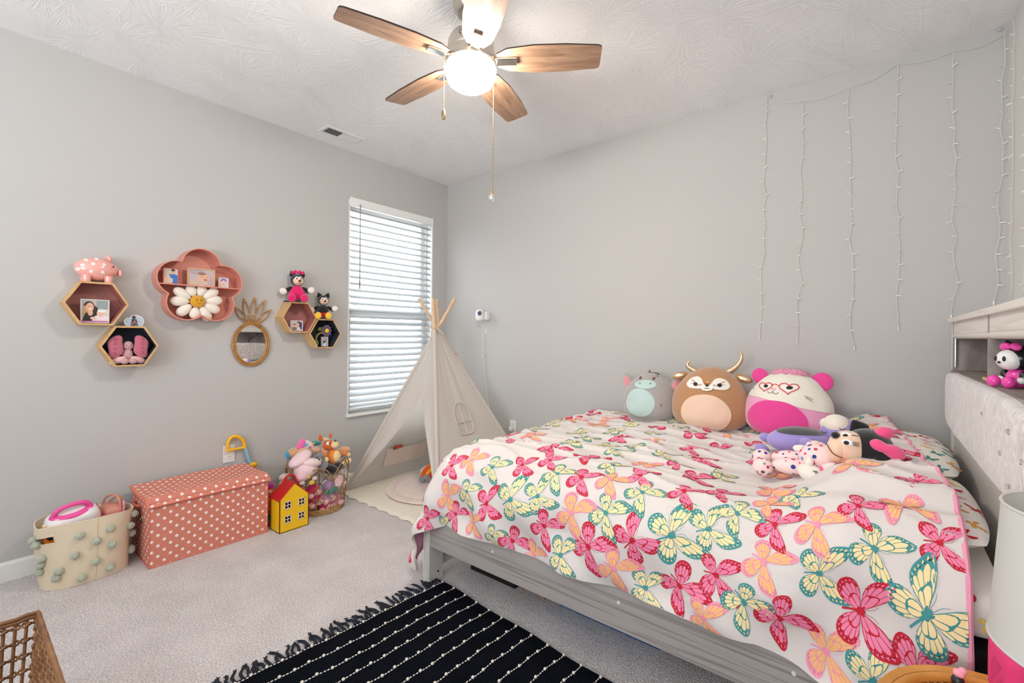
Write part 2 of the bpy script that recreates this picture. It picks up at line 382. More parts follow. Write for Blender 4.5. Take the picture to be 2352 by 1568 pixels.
# ---- what stands outside the window: the neighbours' pale house
nh = thing('neighbor_house', 'pale sided house with a small dark window seen through the blinds', 'house', (-5.5, 3, 0))
M_siding = mat('pale_siding', (238, 236, 232), .7)
mb = MB().bx(-5.6, -5.5, -3, 9, -2.5, 4.5); mb.build('wall', M_siding, nh, False)
sd = MB().bx(0, .02, -3, 9, 0, .012).mesh('siding_board', mat('siding_joint', (205, 190, 178), .8), False)
for i in range(22): link('siding_board', sd, nh, loc=(-5.505, 0, -2.3 + i * .3))
wy, wz = pix(926, 678, 0, -5.5).y, pix(926, 678, 0, -5.5).z
wn = MB().bx(-5.5, -5.47, wy - .36, wy + .36, wz - .45, wz + .45).build('window', M_vinyl, nh, False)
MB().bx(-5.475, -5.465, wy - .3, wy + .3, wz - .39, wz + .39).build('pane', mat('dark_pane', (120, 132, 132), .2), wn, False)
grd = MB().bx(-30, -T - .5, -30, 30, -2.6, -2.5); structure('ground_outside', grd, mat('lawn', (120, 130, 95), .9), 'lawn outside the window below the blinds', 'lawn')

# ---- ceiling vent
vt = thing('ceiling_vent', 'white rectangular air register with two louvre banks on ceiling', 'vent', (.228, -1.297, H))
vx0, vx1, vy0, vy1 = .157, .299, -1.448, -1.146
sx0, sx1 = .176, .272
oy = [(-1.425, -1.305), (-1.29, -1.17)]
M_vent = mat('vent_white_metal', (232, 232, 229), .4)
MB().bx(vx0, sx0, vy0, vy1, H - .007, H).bx(sx1, vx1, vy0, vy1, H - .007, H).bx(sx0, sx1, vy0, oy[0][0], H - .007, H).bx(sx0, sx1, oy[0][1], oy[1][0], H - .007, H).bx(sx0, sx1, oy[1][1], vy1, H - .007, H).build('vent_frame', M_vent, vt, False, bevel=.002)
MB().bx(sx0, sx1, oy[0][0], oy[1][1], H - .0012, H - .0002).build('duct_opening', mat('duct_dark', (30, 36, 42), .9), vt, False)
lv = MB().box((0, 0, 0), (sx1 - sx0, .011, .0012)).mesh('louvre', M_vent, False)
for k, (a, b_) in enumerate(oy):
    for i in range(9): link('louvre', lv, vt, loc=((sx0 + sx1) / 2, a + .0075 + i * .0133, H - .0045), rot=(math.radians(38 if k == 0 else -28), 0, 0))
for yy in (vy0 + .012, vy1 - .012): MB().lathe([(.003, -.0015), (.003, 0)], 10, (.228, yy, H - .007)).build('screw', M_vent, vt)

# ---- ceiling fan with a lit bowl
FX, FY, FZ, FR = 1.957, -1.697, 2.466, .572
M_nick = mat('brushed_nickel', (196, 188, 178), .28, 1., bump=(90, .05, .0005))
M_chrome = mat('chrome', (225, 222, 218), .1, 1.)
M_fanw = wood('fan_blade_wood', (176, 142, 116), (128, 98, 80), (3.2, 34, 34), .42, .05, (.3, .7))
M_edge = mat('fan_blade_edge', (52, 36, 30), .5)
fan = thing('ceiling_fan', 'five-blade ceiling fan with brown blades, nickel hub and lit globe', 'ceiling fan', (FX, FY, H))
def fl(prof, n=40): return MB().lathe([(r, z) for r, z in prof], n, (FX, FY, 0))
fl([(.082, H), (.082, H - .02), (.078, H - .05), (.062, H - .068), (.03, H - .072)]).build('canopy', M_nick, fan)
fl([(.02, H - .07), (.02, 2.6)], 16).build('downrod', M_nick, fan)
fl([(.03, 2.580), (.07, 2.577), (.090, 2.568), (.101, 2.548), (.104, 2.515), (.106, 2.50), (.100, 2.49)]).build('motor_housing', M_nick, fan)
fl([(.098, 2.497), (.110, 2.493), (.1135, 2.480), (.1135, 2.446), (.107, 2.440)]).build('light_band', M_nick, fan)
for a in (168, 196, 222):
    q = math.radians(a); 
M_bowl = mat('lit_glass_bowl', (255, 244, 222), .3, emis=((255, 244, 228), 84.0))
fl([(.106, 2.444), (.1115, 2.436), (.113, 2.422), (.110, 2.395), (.098, 2.368), (.074, 2.350), (.038, 2.341), (.004, 2.339)], 48).build('glass_bowl', M_bowl, fan, ang=None)
# logo mark on the housing
a = math.atan2(CAM.y - FY, CAM.x - FX) - .42
MB().stroke([(.0065 * math.cos(t), .009 * math.sin(t)) for t in [2 * PI * i / 12 for i in range(11)]], .0028, lambda u, v, o: (FX + .1075 * math.cos(a + u / .1), FY + .1075 * math.sin(a + u / .1), 2.532 + v)).build('maker_mark', mat('mark_dark', (50, 45, 42), .5), fan)
# blades: outline along +x
outl = [(.118, -.036), (.165, -.062), (.28, -.076), (.42, -.075), (.555, -.064), (.568, -.058), (.572, -.048), (.572, .048), (.568, .058), (.555, .064), (.42, .075), (.28, .076), (.165, .062), (.118, .036)]
bm_ = MB().prism(outl, -.0035, .0035, lambda a, b, h: (a, b, h), 0, 1).mesh('blade', [M_fanw, M_edge], False)
br_ = MB().bx(.100, .206, -.0200, .0200, -.014, -.0045).bx(.100, .125, -.014, .014, -.012, .006).mesh('blade_bracket', M_chrome, False)
for k in range(5):
    ang = math.radians(35.25 + 71.3 + 72 * k - 72)
    Mx = Matrix.Translation((FX, FY, FZ)) @ Matrix.Rotation(ang, 4, 'Z') @ Matrix.Rotation(math.radians(-11), 4, 'X')
    bo = link('fan_blade', bm_, fan, M=Mx); bo.modifiers.new('bevel', 'BEVEL').width = .001
    bk = link('blade_bracket', br_, fan, M=Mx); q = bk.modifiers.new('bevel', 'BEVEL'); q.width = .003; q.segments = 2
def chain(px, top, z0, z1):
    n = int((z0 - z1) / .0062); mb = MB()
    for i in range(n): mb.ell((px.x, px.y, z0 - (i + .5) * (z0 - z1) / n), (.0021, .0021, .0026), None, 6, 4)
    return mb
M_brass = mat('chain_brass', (206, 170, 104), .3, 1.)
dpt = (Vector((FX, FY, 2.4)) - CAM).dot(CF)
def atdepth(x, y, d): return CAM + (CF + CR * ((x - 1176) / FPX) + CU * ((784 - SHY - y) / FPX)) * d
pl = atdepth(1020, 165, dpt - .03); prr = atdepth(1134, 190, dpt - .01)
chain(pl, 0, 2.455, atdepth(1019, 250, dpt - .03).z).build('pull_chain', M_brass, fan)
q = atdepth(1019, 262, dpt - .03); MB().lathe([(.002, .024), (.006, .018), (.0088, .008), (.0088, -.014), (.006, -.022), (.003, -.023)], 14, q).build('pull_fob', mat('fob_pewter', (150, 132, 104), .35, .9), fan)
chain(prr, 0, 2.455, atdepth(1131, 440, dpt - .01).z).build('pull_chain', M_brass, fan)
q = atdepth(1130, 454, dpt - .01); MB().ell(q, (.0155, .0155, .0155), None, 9, 6).build('crystal_ball', mat('crystal', (250, 250, 252), .02, trans=.9), fan, smooth=False)
MB().lathe([(.004, -.006), (.006, 0), (.004, .012), (.002, .018)], 10, q + V(0, 0, .018)).build('ball_cap', M_brass, fan)
# ------------------------------------------------------------------ things on the left wall
def onwall(y, z, h): return (h, y, z)          # h = distance from the left wall
M_pine = wood('pale_pine', (226, 190, 138), (205, 162, 108), (22, 3, 3), .5, .04, (.3, .75))
M_pinee = wood('pine_edge', (222, 184, 128), (196, 152, 98), (3, 22, 22), .5, .04, (.3, .75))
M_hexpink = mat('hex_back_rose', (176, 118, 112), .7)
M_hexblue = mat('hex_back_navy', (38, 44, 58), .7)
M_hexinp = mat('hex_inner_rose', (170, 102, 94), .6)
HD = .115
def hexshelf(px, R, back, inner, label):
    c = pix(px[0], px[1], 0, HD); y, z = c.y, c.z
    s = thing('hexagon_shelf', label, 'wall shelf', (0, y, z), group='wooden hexagon shelves on the left wall')
    pts = [(y + R * math.cos(PI / 3 * i), z + R * math.sin(PI / 3 * i)) for i in range(6)]
    t = .0095
    for i in range(6):
        (a0, b0), (a1, b1) = pts[i], pts[(i + 1) % 6]; k = (R - t / math.cos(PI / 6)) / R
        q = [(a0, b0), (a1, b1), (y + (a1 - y) * k, z + (b1 - z) * k), (y + (a0 - y) * k, z + (b0 - z) * k)]
        mb = MB(); vs = [onwall(*p, h) for h in (.001, HD) for p in q]
        mb.add(vs, [(0, 1, 5, 4)], 0); mb.add(vs, [(2, 3, 7, 6)], 2); mb.add(vs, [(4, 5, 6, 7)], 1); mb.add(vs, [(0, 3, 2, 1), (1, 2, 6, 5), (3, 0, 4, 7)], 0)
        mb.build('board', [M_pine, M_pinee, inner], s, False)
    k = (R - t) / R
    MB().prism([(y + (a - y) * k, z + (b - z) * k) for a, b in pts], .002, .006, onwall).build('back_panel', back, s, False)
    return s, y, z, R
hA = hexshelf((223, 697), .1335, M_hexpink, M_hexinp, 'pine hexagon shelf with rose back holding woman and baby photo')
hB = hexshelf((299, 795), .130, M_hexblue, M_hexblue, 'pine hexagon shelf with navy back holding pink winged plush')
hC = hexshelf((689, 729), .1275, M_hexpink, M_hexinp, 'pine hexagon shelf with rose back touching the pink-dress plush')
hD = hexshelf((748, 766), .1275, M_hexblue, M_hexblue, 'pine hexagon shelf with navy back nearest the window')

# ---- printed pictures (flat) in small frames
SKIN, SKIN2 = (226, 178, 150), (238, 200, 180)
def picture(c, w, h, label, frame, bgc, shapes, rotz=0, lean=0, fw=.006, d=.014, loc_x=.06, name='photo_frame', group='photo frames on the wall shelves'):
    """small standing picture frame; shapes = list of (outline, rgb) in unit print coordinates (0..1 right, 0..1 up)"""
    t = thing(name, label, 'picture frame', c, world=False, rot=(0, lean, rotz), group=group)
    f = lambda u, v, o: (d + o, (u - .5) * (w - 2 * fw), fw + v * (h - 2 * fw))
    MB().bx(0, d, -w / 2, -w / 2 + fw, 0, h).bx(0, d, w / 2 - fw, w / 2, 0, h).bx(0, d, -w / 2 + fw, w / 2 - fw, 0, fw).bx(0, d, -w / 2 + fw, w / 2 - fw, h - fw, h).bx(0, d * .5, -w / 2 + fw, w / 2 - fw, fw, h - fw).build('frame', frame, t, False, bevel=.0012)
    mb = MB(); ms = [mat('print_%d_%d_%d' % bgc, bgc, .5)]
    mb.add([f(0, 0, -.004), f(1, 0, -.004), f(1, 1, -.004), f(0, 1, -.004)], [(0, 1, 2, 3)], 0)
    for i, (o, rgb) in enumerate(shapes):
        o = [(min(1, max(0, a)), min(1, max(0, b))) for a, b in o]
        ms.append(mat('print_%d_%d_%d' % rgb, rgb, .5)); mb.patch(o, f, 1, None, i + 1, -.0038 + .00015 * i)
    mb.build('print', ms, t, False)
    return t
def el(cx, cy, rx, ry, n=16): return [(cx + rx * math.cos(2 * PI * i / n), cy + ry * math.sin(2 * PI * i / n)) for i in range(n)]
M_acr = mat('clear_acrylic_edge', (222, 214, 214), .08, spec=.6, coat=.5)
M_fwood = mat('frame_light_wood', (214, 170, 124), .5); M_fred = mat('frame_red', (206, 62, 58), .4)
K = .866
y, z = hA[1], hA[2]
picture((.055, y + .0, z - K * .1335 + .012), .118, .128, 'clear frame with photo of long-haired woman holding baby', M_acr, (196, 190, 186),
    [([(0, .45), (0, 1), (.35, 1), (.35, .45)], (176, 176, 178)), ([(.55, .6), (1, .6), (1, 1), (.55, 1)], (150, 162, 160)), ([(.5, .35), (1, .35), (1, .6), (.5, .6)], (222, 214, 204)),
     (el(.27, .66, .23, .30), (70, 46, 36)), (el(.12, .42, .13, .34), (196, 158, 112)), (el(.50, .48, .12, .26), (60, 42, 36)), ([(0, 0), (.8, 0), (.62, .42), (.4, .5), (.12, .4)], (40, 36, 44)),
     (el(.32, .42, .1, .14), SKIN), (el(.30, .68, .15, .21), SKIN), (el(.31, .60, .06, .022), (246, 236, 230)), (el(.24, .71, .025, .012), (50, 36, 32)), (el(.37, .71, .025, .012), (50, 36, 32)),
     ([(.35, 0), (1, 0), (1, .3), (.75, .38), (.5, .28)], (232, 224, 226)), (el(.72, .40, .16, .17), SKIN2), (el(.75, .52, .17, .06), (236, 240, 238)), (el(.66, .42, .02, .012), (60, 44, 40)), (el(.78, .40, .02, .012), (60, 44, 40)), (el(.70, .31, .03, .018), (200, 120, 116)), (el(.45, .17, .14, .07), SKIN2), ([(0, 0), (1, 0), (1, .05), (0, .05)], (190, 90, 150))])
y, z = hC[1], hC[2]
picture((.055, y + .0, z - K * .1275 + .012), .092, .078, 'clear frame with photo of two faces in rose hexagon shelf', M_acr, (206, 206, 210),
    [([(.6, .1), (1, .1), (1, .9), (.6, .9)], (56, 84, 148)), (el(.68, .68, .2, .3), (48, 40, 38)), (el(.62, .62, .15, .24), SKIN), (el(.30, .52, .16, .24), SKIN2), (el(.30, .66, .15, .1), (150, 110, 84)), ([(.1, 0), (.55, 0), (.5, .32), (.28, .38), (.12, .3)], (150, 128, 120)), ([(.5, 0), (.9, 0), (.8, .36), (.55, .4)], (226, 220, 214))])
y, z = hD[1], hD[2]
picture((.06, y + .018, z - K * .1275 + .012), .052, .074, 'tiny clear frame leaning by purple flower toy in navy shelf', M_acr, (150, 160, 176),
    [(el(.4, .7, .25, .2), SKIN), (el(.45, .45, .3, .22), (70, 84, 120)), ([(.1, 0), (.9, 0), (.7, .3), (.3, .34)], (222, 226, 232)), (el(.7, .35, .15, .15), SKIN2)])

# ---- flower (cloud) shelf
FYc, FZc = -2.158, 1.530; RHO, RL = .128, .1085
def flower_r(th, d=0):
    best = 0
    for k in range(5):
        a = th - (PI / 2 + 2 * PI * k / 5); q = (RL - d) ** 2 - (RHO * math.sin(a)) ** 2
        if q >= 0: best = max(best, RHO * math.cos(a) + math.sqrt(q))
    return best
def flower_out(d=0, n=150): return [(FYc + flower_r(2 * PI * i / n, d) * math.cos(2 * PI * i / n), FZc + flower_r(2 * PI * i / n, d) * math.sin(2 * PI * i / n)) for i in range(n)]
M_rose = mat('rose_metal_shelf', (214, 140, 122), .45, var=(30, .03)); M_rosel = mat('rose_shelf_rim', (226, 172, 158), .45)
fs_ = thing('flower_shelf', 'salmon pink flower-shaped wall shelf with one dividing board', 'wall shelf', (0, FYc, FZc))
MB().ring(flower_out(), flower_out(.006), .001, .105, onwall).build('rim', M_rosel if False else M_rose, fs_, ang=35)
MB().prism(flower_out(.004), .001, .006, onwall).build('back_panel', M_rose, fs_, False)
zd = 1.532
yl = FYc - .2235; yr = FYc + .2235
MB().bx(.004, .103, yl, yr, zd - .003, zd + .003).build('shelf_board', M_rose, fs_, False)
picture((.045, FYc - .148, zd + .003), .082, .098, 'red-backed frame with man in blue shirt holding baby', M_fred, (196, 190, 178),
    [([(.15, .5), (.95, .5), (.95, 1), (.15, 1)], (212, 204, 190)), ([(.2, 0), (.98, 0), (.98, .55), (.75, .66), (.4, .6)], (52, 118, 196)), (el(.66, .78, .14, .17), SKIN), (el(.66, .9, .15, .08), (60, 48, 42)), ([(0, 0), (.6, 0), (.66, .3), (.3, .46), (.05, .36)], (226, 206, 184)), (el(.33, .45, .12, .1), SKIN2)], fw=.005)
picture((.045, FYc + .012, zd + .003), .150, .112, 'light wood frame with swaddled newborn photo', M_fwood, (196, 178, 182),
    [(el(.3, .85, .3, .2), (178, 158, 164)), (el(.8, .3, .2, .3), (186, 166, 172)), ([(.02, .02), (.85, .02), (.75, .22), (.35, .42), (.05, .3)], (206, 182, 168)), (el(.60, .52, .23, .29), SKIN), (el(.52, .74, .17, .09), (150, 116, 100)), (el(.66, .36, .07, .045), (150, 70, 68)), (el(.52, .55, .05, .014), (110, 80, 70)), (el(.74, .52, .05, .014), (110, 80, 70))], fw=.007)
picture((.048, FYc + .136, zd + .003), .056, .068, 'small clear frame with baby in purple headband', M_acr, (206, 200, 206),
    [(el(.5, .72, .34, .22), (130, 96, 190)), (el(.5, .5, .27, .27), SKIN2), (el(.4, .54, .03, .03), (50, 40, 40)), (el(.62, .54, .03, .03), (50, 40, 40)), (el(.5, .36, .09, .05), (196, 104, 104)), (el(.2, .2, .18, .14), SKIN)], fw=.004)
# heart-shaped glitter photo on the lower hexagon
hp = pix(307, 729, 0, .07); y, z = hp.y, hB[2] + K * .130
ht = thing('heart_photo_block', 'heart-shaped acrylic photo block with glitter on lower hexagon shelf', 'photo block', (.045, y, z + .0005))
def heart(n=40, s=1.): 
    o = []
    for i in range(n):
        t = 2 * PI * i / n; o.append((16 * math.sin(t) ** 3 / 17 * s, (13 * math.cos(t) - 5 * math.cos(2 * t) - 2 * math.cos(3 * t) - math.cos(4 * t)) / 17 * s))
    return o
ho = [(y + a, z + b) for a, b in ((-.034, .0), (.036, .0), (.045, .016), (.047, .034), (.041, .050), (.026, .061), (.008, .066), (-.009, .062), (-.020, .050), (-.034, .047), (-.045, .034), (-.043, .016))]
MB().prism(ho, .045, .075, onwall).build('block', M_acr, ht, False)
def hf(u, v, o): return (.0752 + o, y + (u - .5) * .08, z + .002 + v * .068)
ms = [mat('print_172_196_214', (172, 196, 214), .5), mat('print_70_54_52', (70, 54, 52), .5), mat('glit_pink', (244, 130, 160), .3, .4), mat('glit_white', (250, 240, 244), .2, .4)]
mb = MB().patch([((a - y) / .09 + .5, (b - z) / .078) for a, b in ho], hf, 2, (.5, .45), 0).patch(el(.5, .72, .1, .14), hf, 1, None, 1, .0003).patch([(.3, 0), (.75, 0), (.66, .55), (.4, .6)], hf, 1, None, 1, .0003)
for i in range(46): u, v = random.uniform(.3, .9), random.uniform(.02, .5); mb.patch(el(u, v, .022, .022, 5), hf, 1, None, 2 + i % 2, .0006)
mb.build('print', ms, ht, False)

# ---- piggy bank
M_pig = mat('pig_ceramic_pink', (240, 172, 162), .18, coat=.6); M_pigd = mat('pig_dot_white', (244, 234, 226), .2, coat=.5)
c = pix(222, 613, 0, .062); pz = hA[2] + K * .1335
pg = thing('piggy_bank', 'glossy pink piggy bank with white dots on hexagon shelf', 'piggy bank', (.062, c.y, pz), world=False)
BX, BY, BZ, CZ = .056, .092, .063, .073
def pigf(p): 
    t = p.y / BY; s = 1 - .18 * max(0, t - .25); return Vector((p.x * s, p.y, p.z * (1 - .14 * max(0, t - .2))))
MB().ell((0, 0, CZ), (BX, BY, BZ), None, 32, 20, 0, pigf).build('body', M_pig, pg, ang=None)
def pigm(u, v, o):     # u along y, v height on the +x flank
    q = 1 - (u / BY) ** 2 - (v / BZ) ** 2; x = BX * math.sqrt(max(q, 0)); s = 1 - .18 * max(0, u / BY - .25)
    return ((x + o) * s + o, u * 1.0, CZ + v * (1 - .14 * max(0, u / BY - .2)) + o * v / BZ)
for (u, v) in ((-.062, .012), (-.048, .042), (-.022, .022), (.022, .024), (-.03, -.018), (.016, -.018), (-.006, .052), (-.078, -.01)):
    MB().patch(el(u, v, .0085, .0085), pigm, 2, None, 0, .0008).build('dot', M_pigd, pg)
mb = MB().lathe([(.0195, 0), (.021, .012), (.016, .016), (.006, .0165)], 18, (.006, .088, CZ - .012), ROT(-90, 0, 0)); mb.build('snout', M_pig, pg)
for dx in (-.003, .014): MB().ell((dx, .1045, CZ - .010), (.0028, .002, .004), None, 8, 6).build('nostril', mat('pig_dark', (176, 96, 92), .4), pg)
for (lx, ly) in ((.032, -.045), (.032, .045), (-.032, -.045), (-.032, .045)): MB().lathe([(.0165, 0), (.0185, .005), (.0185, .02), (.02, .035)], 16, (lx, ly, 0)).build('leg', M_pig, pg)
for sx_ in (1, -1): MB().ell((sx_ * .022, .048, CZ + .062), (.017, .010, .022), ROT(18, sx_ * 14, 0), 12, 8, 0, lambda p: Vector((p.x * (1 - .6 * max(0, p.z / .022)), p.y, p.z))).build('ear', M_pig, pg)
MB().ell((.043, .063, CZ + .018), (.002, .0035, .005), None, 8, 6).build('eye', mat('embroidery_black', (28, 26, 28), .6), pg)
MB().stroke([(.066, -.024), (.073, -.028), (.080, -.026)], .002, lambda u, v, o: pigm(u, v, .0012)).build('mouth', mat('pig_dark', (0, 0, 0)), pg)

# ---- winged plush in the navy shelf
def plushmat(name, rgb): return fabric(name, rgb, 220, .05, .6, .95, .4, .0025)
M_wing = plushmat('plush_wing_mauve', (196, 108, 126)); M_pl1 = plushmat('plush_dusty_pink', (206, 158, 158)); M_pl2 = plushmat('plush_pale_pink', (232, 178, 178))
M_blk = mat('embroidery_black', (28, 26, 28), .6)
y, z = hB[1], hB[2]; zb = z - K * .130 + .0115
wp = thing('winged_plush', 'dusty pink plush with big mauve quilted wings in navy shelf', 'plush toy', (.06, y, zb))
ce = (.062, y - .002)
MB().ell((ce[0], ce[1], zb + .052), (.026, .026, .040)).build('body', M_pl1, wp)
MB().ell((ce[0] + .006, ce[1] + .002, zb + .103), (.025, .024, .026)).build('head', M_pl1, wp)
for dy in (-.009, .011): MB().ell((ce[0] + .030, ce[1] + dy, zb + .107), (.002, .002, .003), None, 8, 6).build('eye', M_blk, wp)
MB().tube([(ce[0] + .031, ce[1] - .004, zb + .097), (ce[0] + .032, ce[1] + .001, zb + .0945), (ce[0] + .031, ce[1] + .006, zb + .097)], .0007, 5).build('mouth', M_blk, wp)
for s_ in (-1, 1):
    wg = MB().ell((ce[0] + .026, ce[1] + s_ * .056, zb + .098), (.014, .034, .066), ROT(s_ * 10, 0, 0), 20, 14, 0, lambda p: p + Vector((0, 0, 0)) + Vector((0, s_ * .006 * math.sin(p.z * 60), 0))).build('wing', M_wing, wp, label='mauve quilted wing')
    for k in range(4):
        q = Vector((ce[0] + .040, ce[1] + s_ * (.056 + .004), zb + .062 + k * .026)); MB().tube([q + Vector((0, .006 * math.cos(t), .007 * math.sin(t))) for t in [2 * PI * i / 10 for i in range(10)]], .0008, 5, True).build('stitch_ring', mat('stitch_wine', (140, 60, 80), .8), wg)
    MB().ell((ce[0] + .022, ce[1] + s_ * .045, zb + .022), (.018, .040, .019), ROT(s_ * -22, 0, s_ * 15)).build('leg', M_pl2, wp)
    MB().ell((ce[0] + .036, ce[1] + s_ * .018, zb + .017), (.017, .020, .017)).build('foot', M_pl1, wp)

# ---- daisy plush in the flower shelf
c = pix(457, 692, 0, .10); dy_, dz_ = c.y, c.z
M_petal = plushmat('plush_cream_petal', (240, 230, 218)); M_must = plushmat('plush_mustard', (216, 156, 38))
ds = thing('daisy_plush', 'cream petal daisy plush with smiling mustard centre in flower shelf', 'plush toy', (.03, dy_, FZc - .19))
for k, (a, ln) in enumerate(((8, .115), (38, .118), (72, .082), (112, .080), (148, .112), (182, .110), (222, .108), (262, .082), (300, .112), (335, .110))):
    q = math.radians(a); m_ = .042 + ln * .42
    MB().ell((.062, dy_ + m_ * math.cos(q), dz_ + m_ * math.sin(q) * .92), (.023, ln * .47, .0285), Matrix.Rotation(q, 3, 'X'), 16, 12, 0, lambda p: Vector((p.x, p.y, p.z * (1 + .28 * p.y / .05)))).build('petal', M_petal, ds)
MB().ell((.078, dy_, dz_), (.022, .041, .039), None, 24, 14).build('center', M_must, ds, label='mustard smiling centre')
def dm(u, v, o): return (.078 + .022 * math.sqrt(max(.02, 1 - (u / .041) ** 2 - (v / .039) ** 2)) + o, dy_ + u, dz_ + v)
for u in (-.010, .013): MB().patch(el(u, .006, .0042, .0036, 12), dm, 1, None, 0, .001).stroke([(u - .006, .014), (u, .0165), (u + .006, .014)], .0012, dm, 0, .001).build('eye', M_blk, ds)
MB().stroke([(-.007, -.008), (-.003, -.0125), (.003, -.0135), (.009, -.0095)], .0015, dm, 0, .001).build('mouth', M_blk, ds)

# ---- pineapple mirror
M_ratt = wood('rattan_honey', (186, 138, 76), (150, 104, 50), (14, 14, 14), .45, .1, (.3, .7)); M_rattb = mat('rattan_binding', (206, 164, 104), .5, bump=(300, .3, .001))
c = pix(578.5, 790, 0, .02); my, mz = c.y, c.z
mi_ = thing('pineapple_mirror', 'oval rattan mirror with pineapple leaf crown on left wall', 'mirror', (0, my, mz - .15))
def oval(ry, rz, x, n=60): return [(x, my + ry * math.cos(2 * PI * i / n), mz + rz * math.sin(2 * PI * i / n)) for i in range(n)]
MB().tube(oval(.115, .147, .013), .0075, 10, True).build('outer_ring', M_ratt, mi_); MB().tube(oval(.1015, .134, .013), .0065, 10, True).build('inner_ring', M_ratt, mi_)
MB().prism([(a, b) for _, a, b in oval(.1, .1325, 0)], .004, .010, onwall).build('mirror_glass', mat('mirror_silver', (240, 242, 242), .015, 1.), mi_, False)
for yy in (-.117,): MB().tube([(.013 + .012 * math.cos(t), my + yy + .012 * math.sin(t), mz + .0) for t in [2 * PI * i / 10 for i in range(10)]], .003, 6, True).build('binding', M_rattb, mi_)
top = mz + .150
for k, (tx, tz, w) in enumerate(((565, 0, 0), (0, 0, 0))): pass
for (px_, py_, wd, lean) in ((541.5, 705, .017, -1), (560, 685, .017, -.5), (585, 683, .017, 0), (608, 689, .017, .5), (623, 711, .017, 1)):
    t = pix(px_, py_, 0, .014); b_ = Vector((.014, my + lean * .034, top - .004)); ax_ = (Vector((.014, t.y, t.z)) - b_); nl = ax_.cross(Vector((1, 0, 0))).normalized()
    L1 = spline([b_, b_ + ax_ * .35 + nl * wd, b_ + ax_ * .7 + nl * wd * .8, b_ + ax_], 6); L2 = spline([b_, b_ + ax_ * .35 - nl * wd, b_ + ax_ * .7 - nl * wd * .8, b_ + ax_], 6)
    lf = MB().tube(L1, .0042, 7).tube(L2, .0042, 7).build('leaf', M_ratt, mi_)
    MB().tube([b_ + ax_ * .90 - nl * .0065, b_ + ax_ * .93 + nl * .0065], .005, 7).build('binding', M_rattb, lf)
for s_ in (-.055, -.018, .018, .055):
    MB().ell((.015, my + s_ * 1.0, top + .062 - abs(s_) * .55), (.0075, .0085, .0065), None, 10, 6).build('binding', M_rattb, mi_)

# ---- two sitting plush cats on the upper hexagon shelves, flower toy below
M_pblk = plushmat('plush_black', (30, 28, 32)); M_ptan = plushmat('plush_tan_face', (238, 202, 176)); M_pwht = plushmat('plush_white_paw', (236, 228, 218)); M_pmag = plushmat('plush_magenta', (222, 30, 106)); M_pyel = plushmat('plush_yellow', (240, 196, 60)); M_pred = plushmat('plush_red', (204, 34, 36))
M_eyew = mat('eye_white', (245, 243, 240), .4)
def cat_plush(loc, s, rz, label, dress, feet, bow, group=None):
    t = thing('plush_cat', label, 'plush toy', loc, rz, world=False)   # faces -Y, sits
    P = lambda n, c, r, m, R=None, fn=None, par=t, lab=None: MB().ell([q * s for q in c], [q * s for q in r], R, 18, 12, 0, fn).build(n, m, par, ang=None, label=lab)
    if bow: P('dress', (0, 0, .062), (.058, .046, .064), dress, None, lambda p: Vector((p.x * (1 - 4.2 * p.z / s * .4 if False else 1 - 3.2 * p.z / s), p.y * (1 - 2.5 * p.z / s), p.z)), lab='magenta dress')
    else: P('body', (0, 0, .07), (.044, .038, .05), M_pblk); P('shorts', (0, 0, .036), (.047, .041, .034), dress, lab='red shorts')
    P('head', (0, .002, .158), (.046, .042, .044), M_pblk); P('face', (0.004, -.022, .152), (.036, .026, .032), M_ptan); mz_ = P('muzzle', (.006, -.042, .140), (.026, .018, .017), M_ptan); P('nose', (.012, -.060, .148), (.0095, .008, .008), M_pblk, par=mz_)
    MB().tube([Vector(q) * s for q in ((-.006, -.0605, .134), (.006, -.0615, .1305), (.018, -.060, .134))], .0016 * s, 6).build('mouth', mat('mouth_red', (170, 40, 44), .6), mz_)
    for e in (-1, 1):
        ey = P('eye', (e * .0125 + .004, -.0415, .168), (.0095, .0055, .0135), M_eyew); P('pupil', (e * .0125 + .006, -.0465, .166), (.0042, .0025, .0062), M_blk, par=ey)
        P('ear', (e * .032, .004, .200), (.021, .010, .028), M_pblk, ROT(0, e * 22, 0), lambda p: Vector((p.x * (1 - .75 * max(0, p.z / s) / .028), p.y, p.z)))
        P('arm', (e * .058, -.008, .088), (.017, .016, .036), M_pblk, ROT(0, e * -58, 0)); P('paw', (e * .090, -.016, .082 + .008 * e), (.026, .017, .023), M_pwht, ROT(0, e * -30, 0))
        P('leg', (e * .028, -.045, .016), (.017, .040, .016), M_pblk, ROT(0, 0, e * 22)); P('foot', (e * .040, -.088, .026), (.026, .019, .030), feet, ROT(-14, 0, e * 10))
    if bow:
        for e in (-1, 1): P('bow_loop', (e * .022, -.012, .214), (.021, .011, .017), dress, ROT(0, e * 24, 0), lambda p: Vector((p.x, p.y, p.z * (.55 + .45 * abs(p.x / s) / .021))))
        P('bow_knot', (0, -.014, .211), (.009, .011, .010), dress)
    MB().tube(spline([Vector(q) * s for q in ((-.01, .035, .02), (-.05, .045, .008), (-.085, .02, .007))], 5), .004 * s, 7).build('tail', M_pblk, t)
    return t
y, z = hC[1], hC[2] + K * .1275
cat_plush((.07, y - .0, z + .001), 1.02, math.radians(68), 'black plush cat in magenta dress and bow sitting on shelf', M_pmag, M_pmag, True)
y, z = hD[1], hD[2] + K * .1275
cat_plush((.07, y + .004, z + .001), .90, math.radians(62), 'black plush cat in red shorts with yellow feet on shelf', M_pred, M_pyel, False)
y, z = hD[1], hD[2] - K * .1275 + .011
M_leafg = plushmat('plush_olive', (132, 136, 48)); M_purp = plushmat('plush_plum', (112, 88, 120))
ft = thing('flower_toy', 'plum flower toy on olive stem inside the navy shelf', 'toy', (.05, y - .04, z))
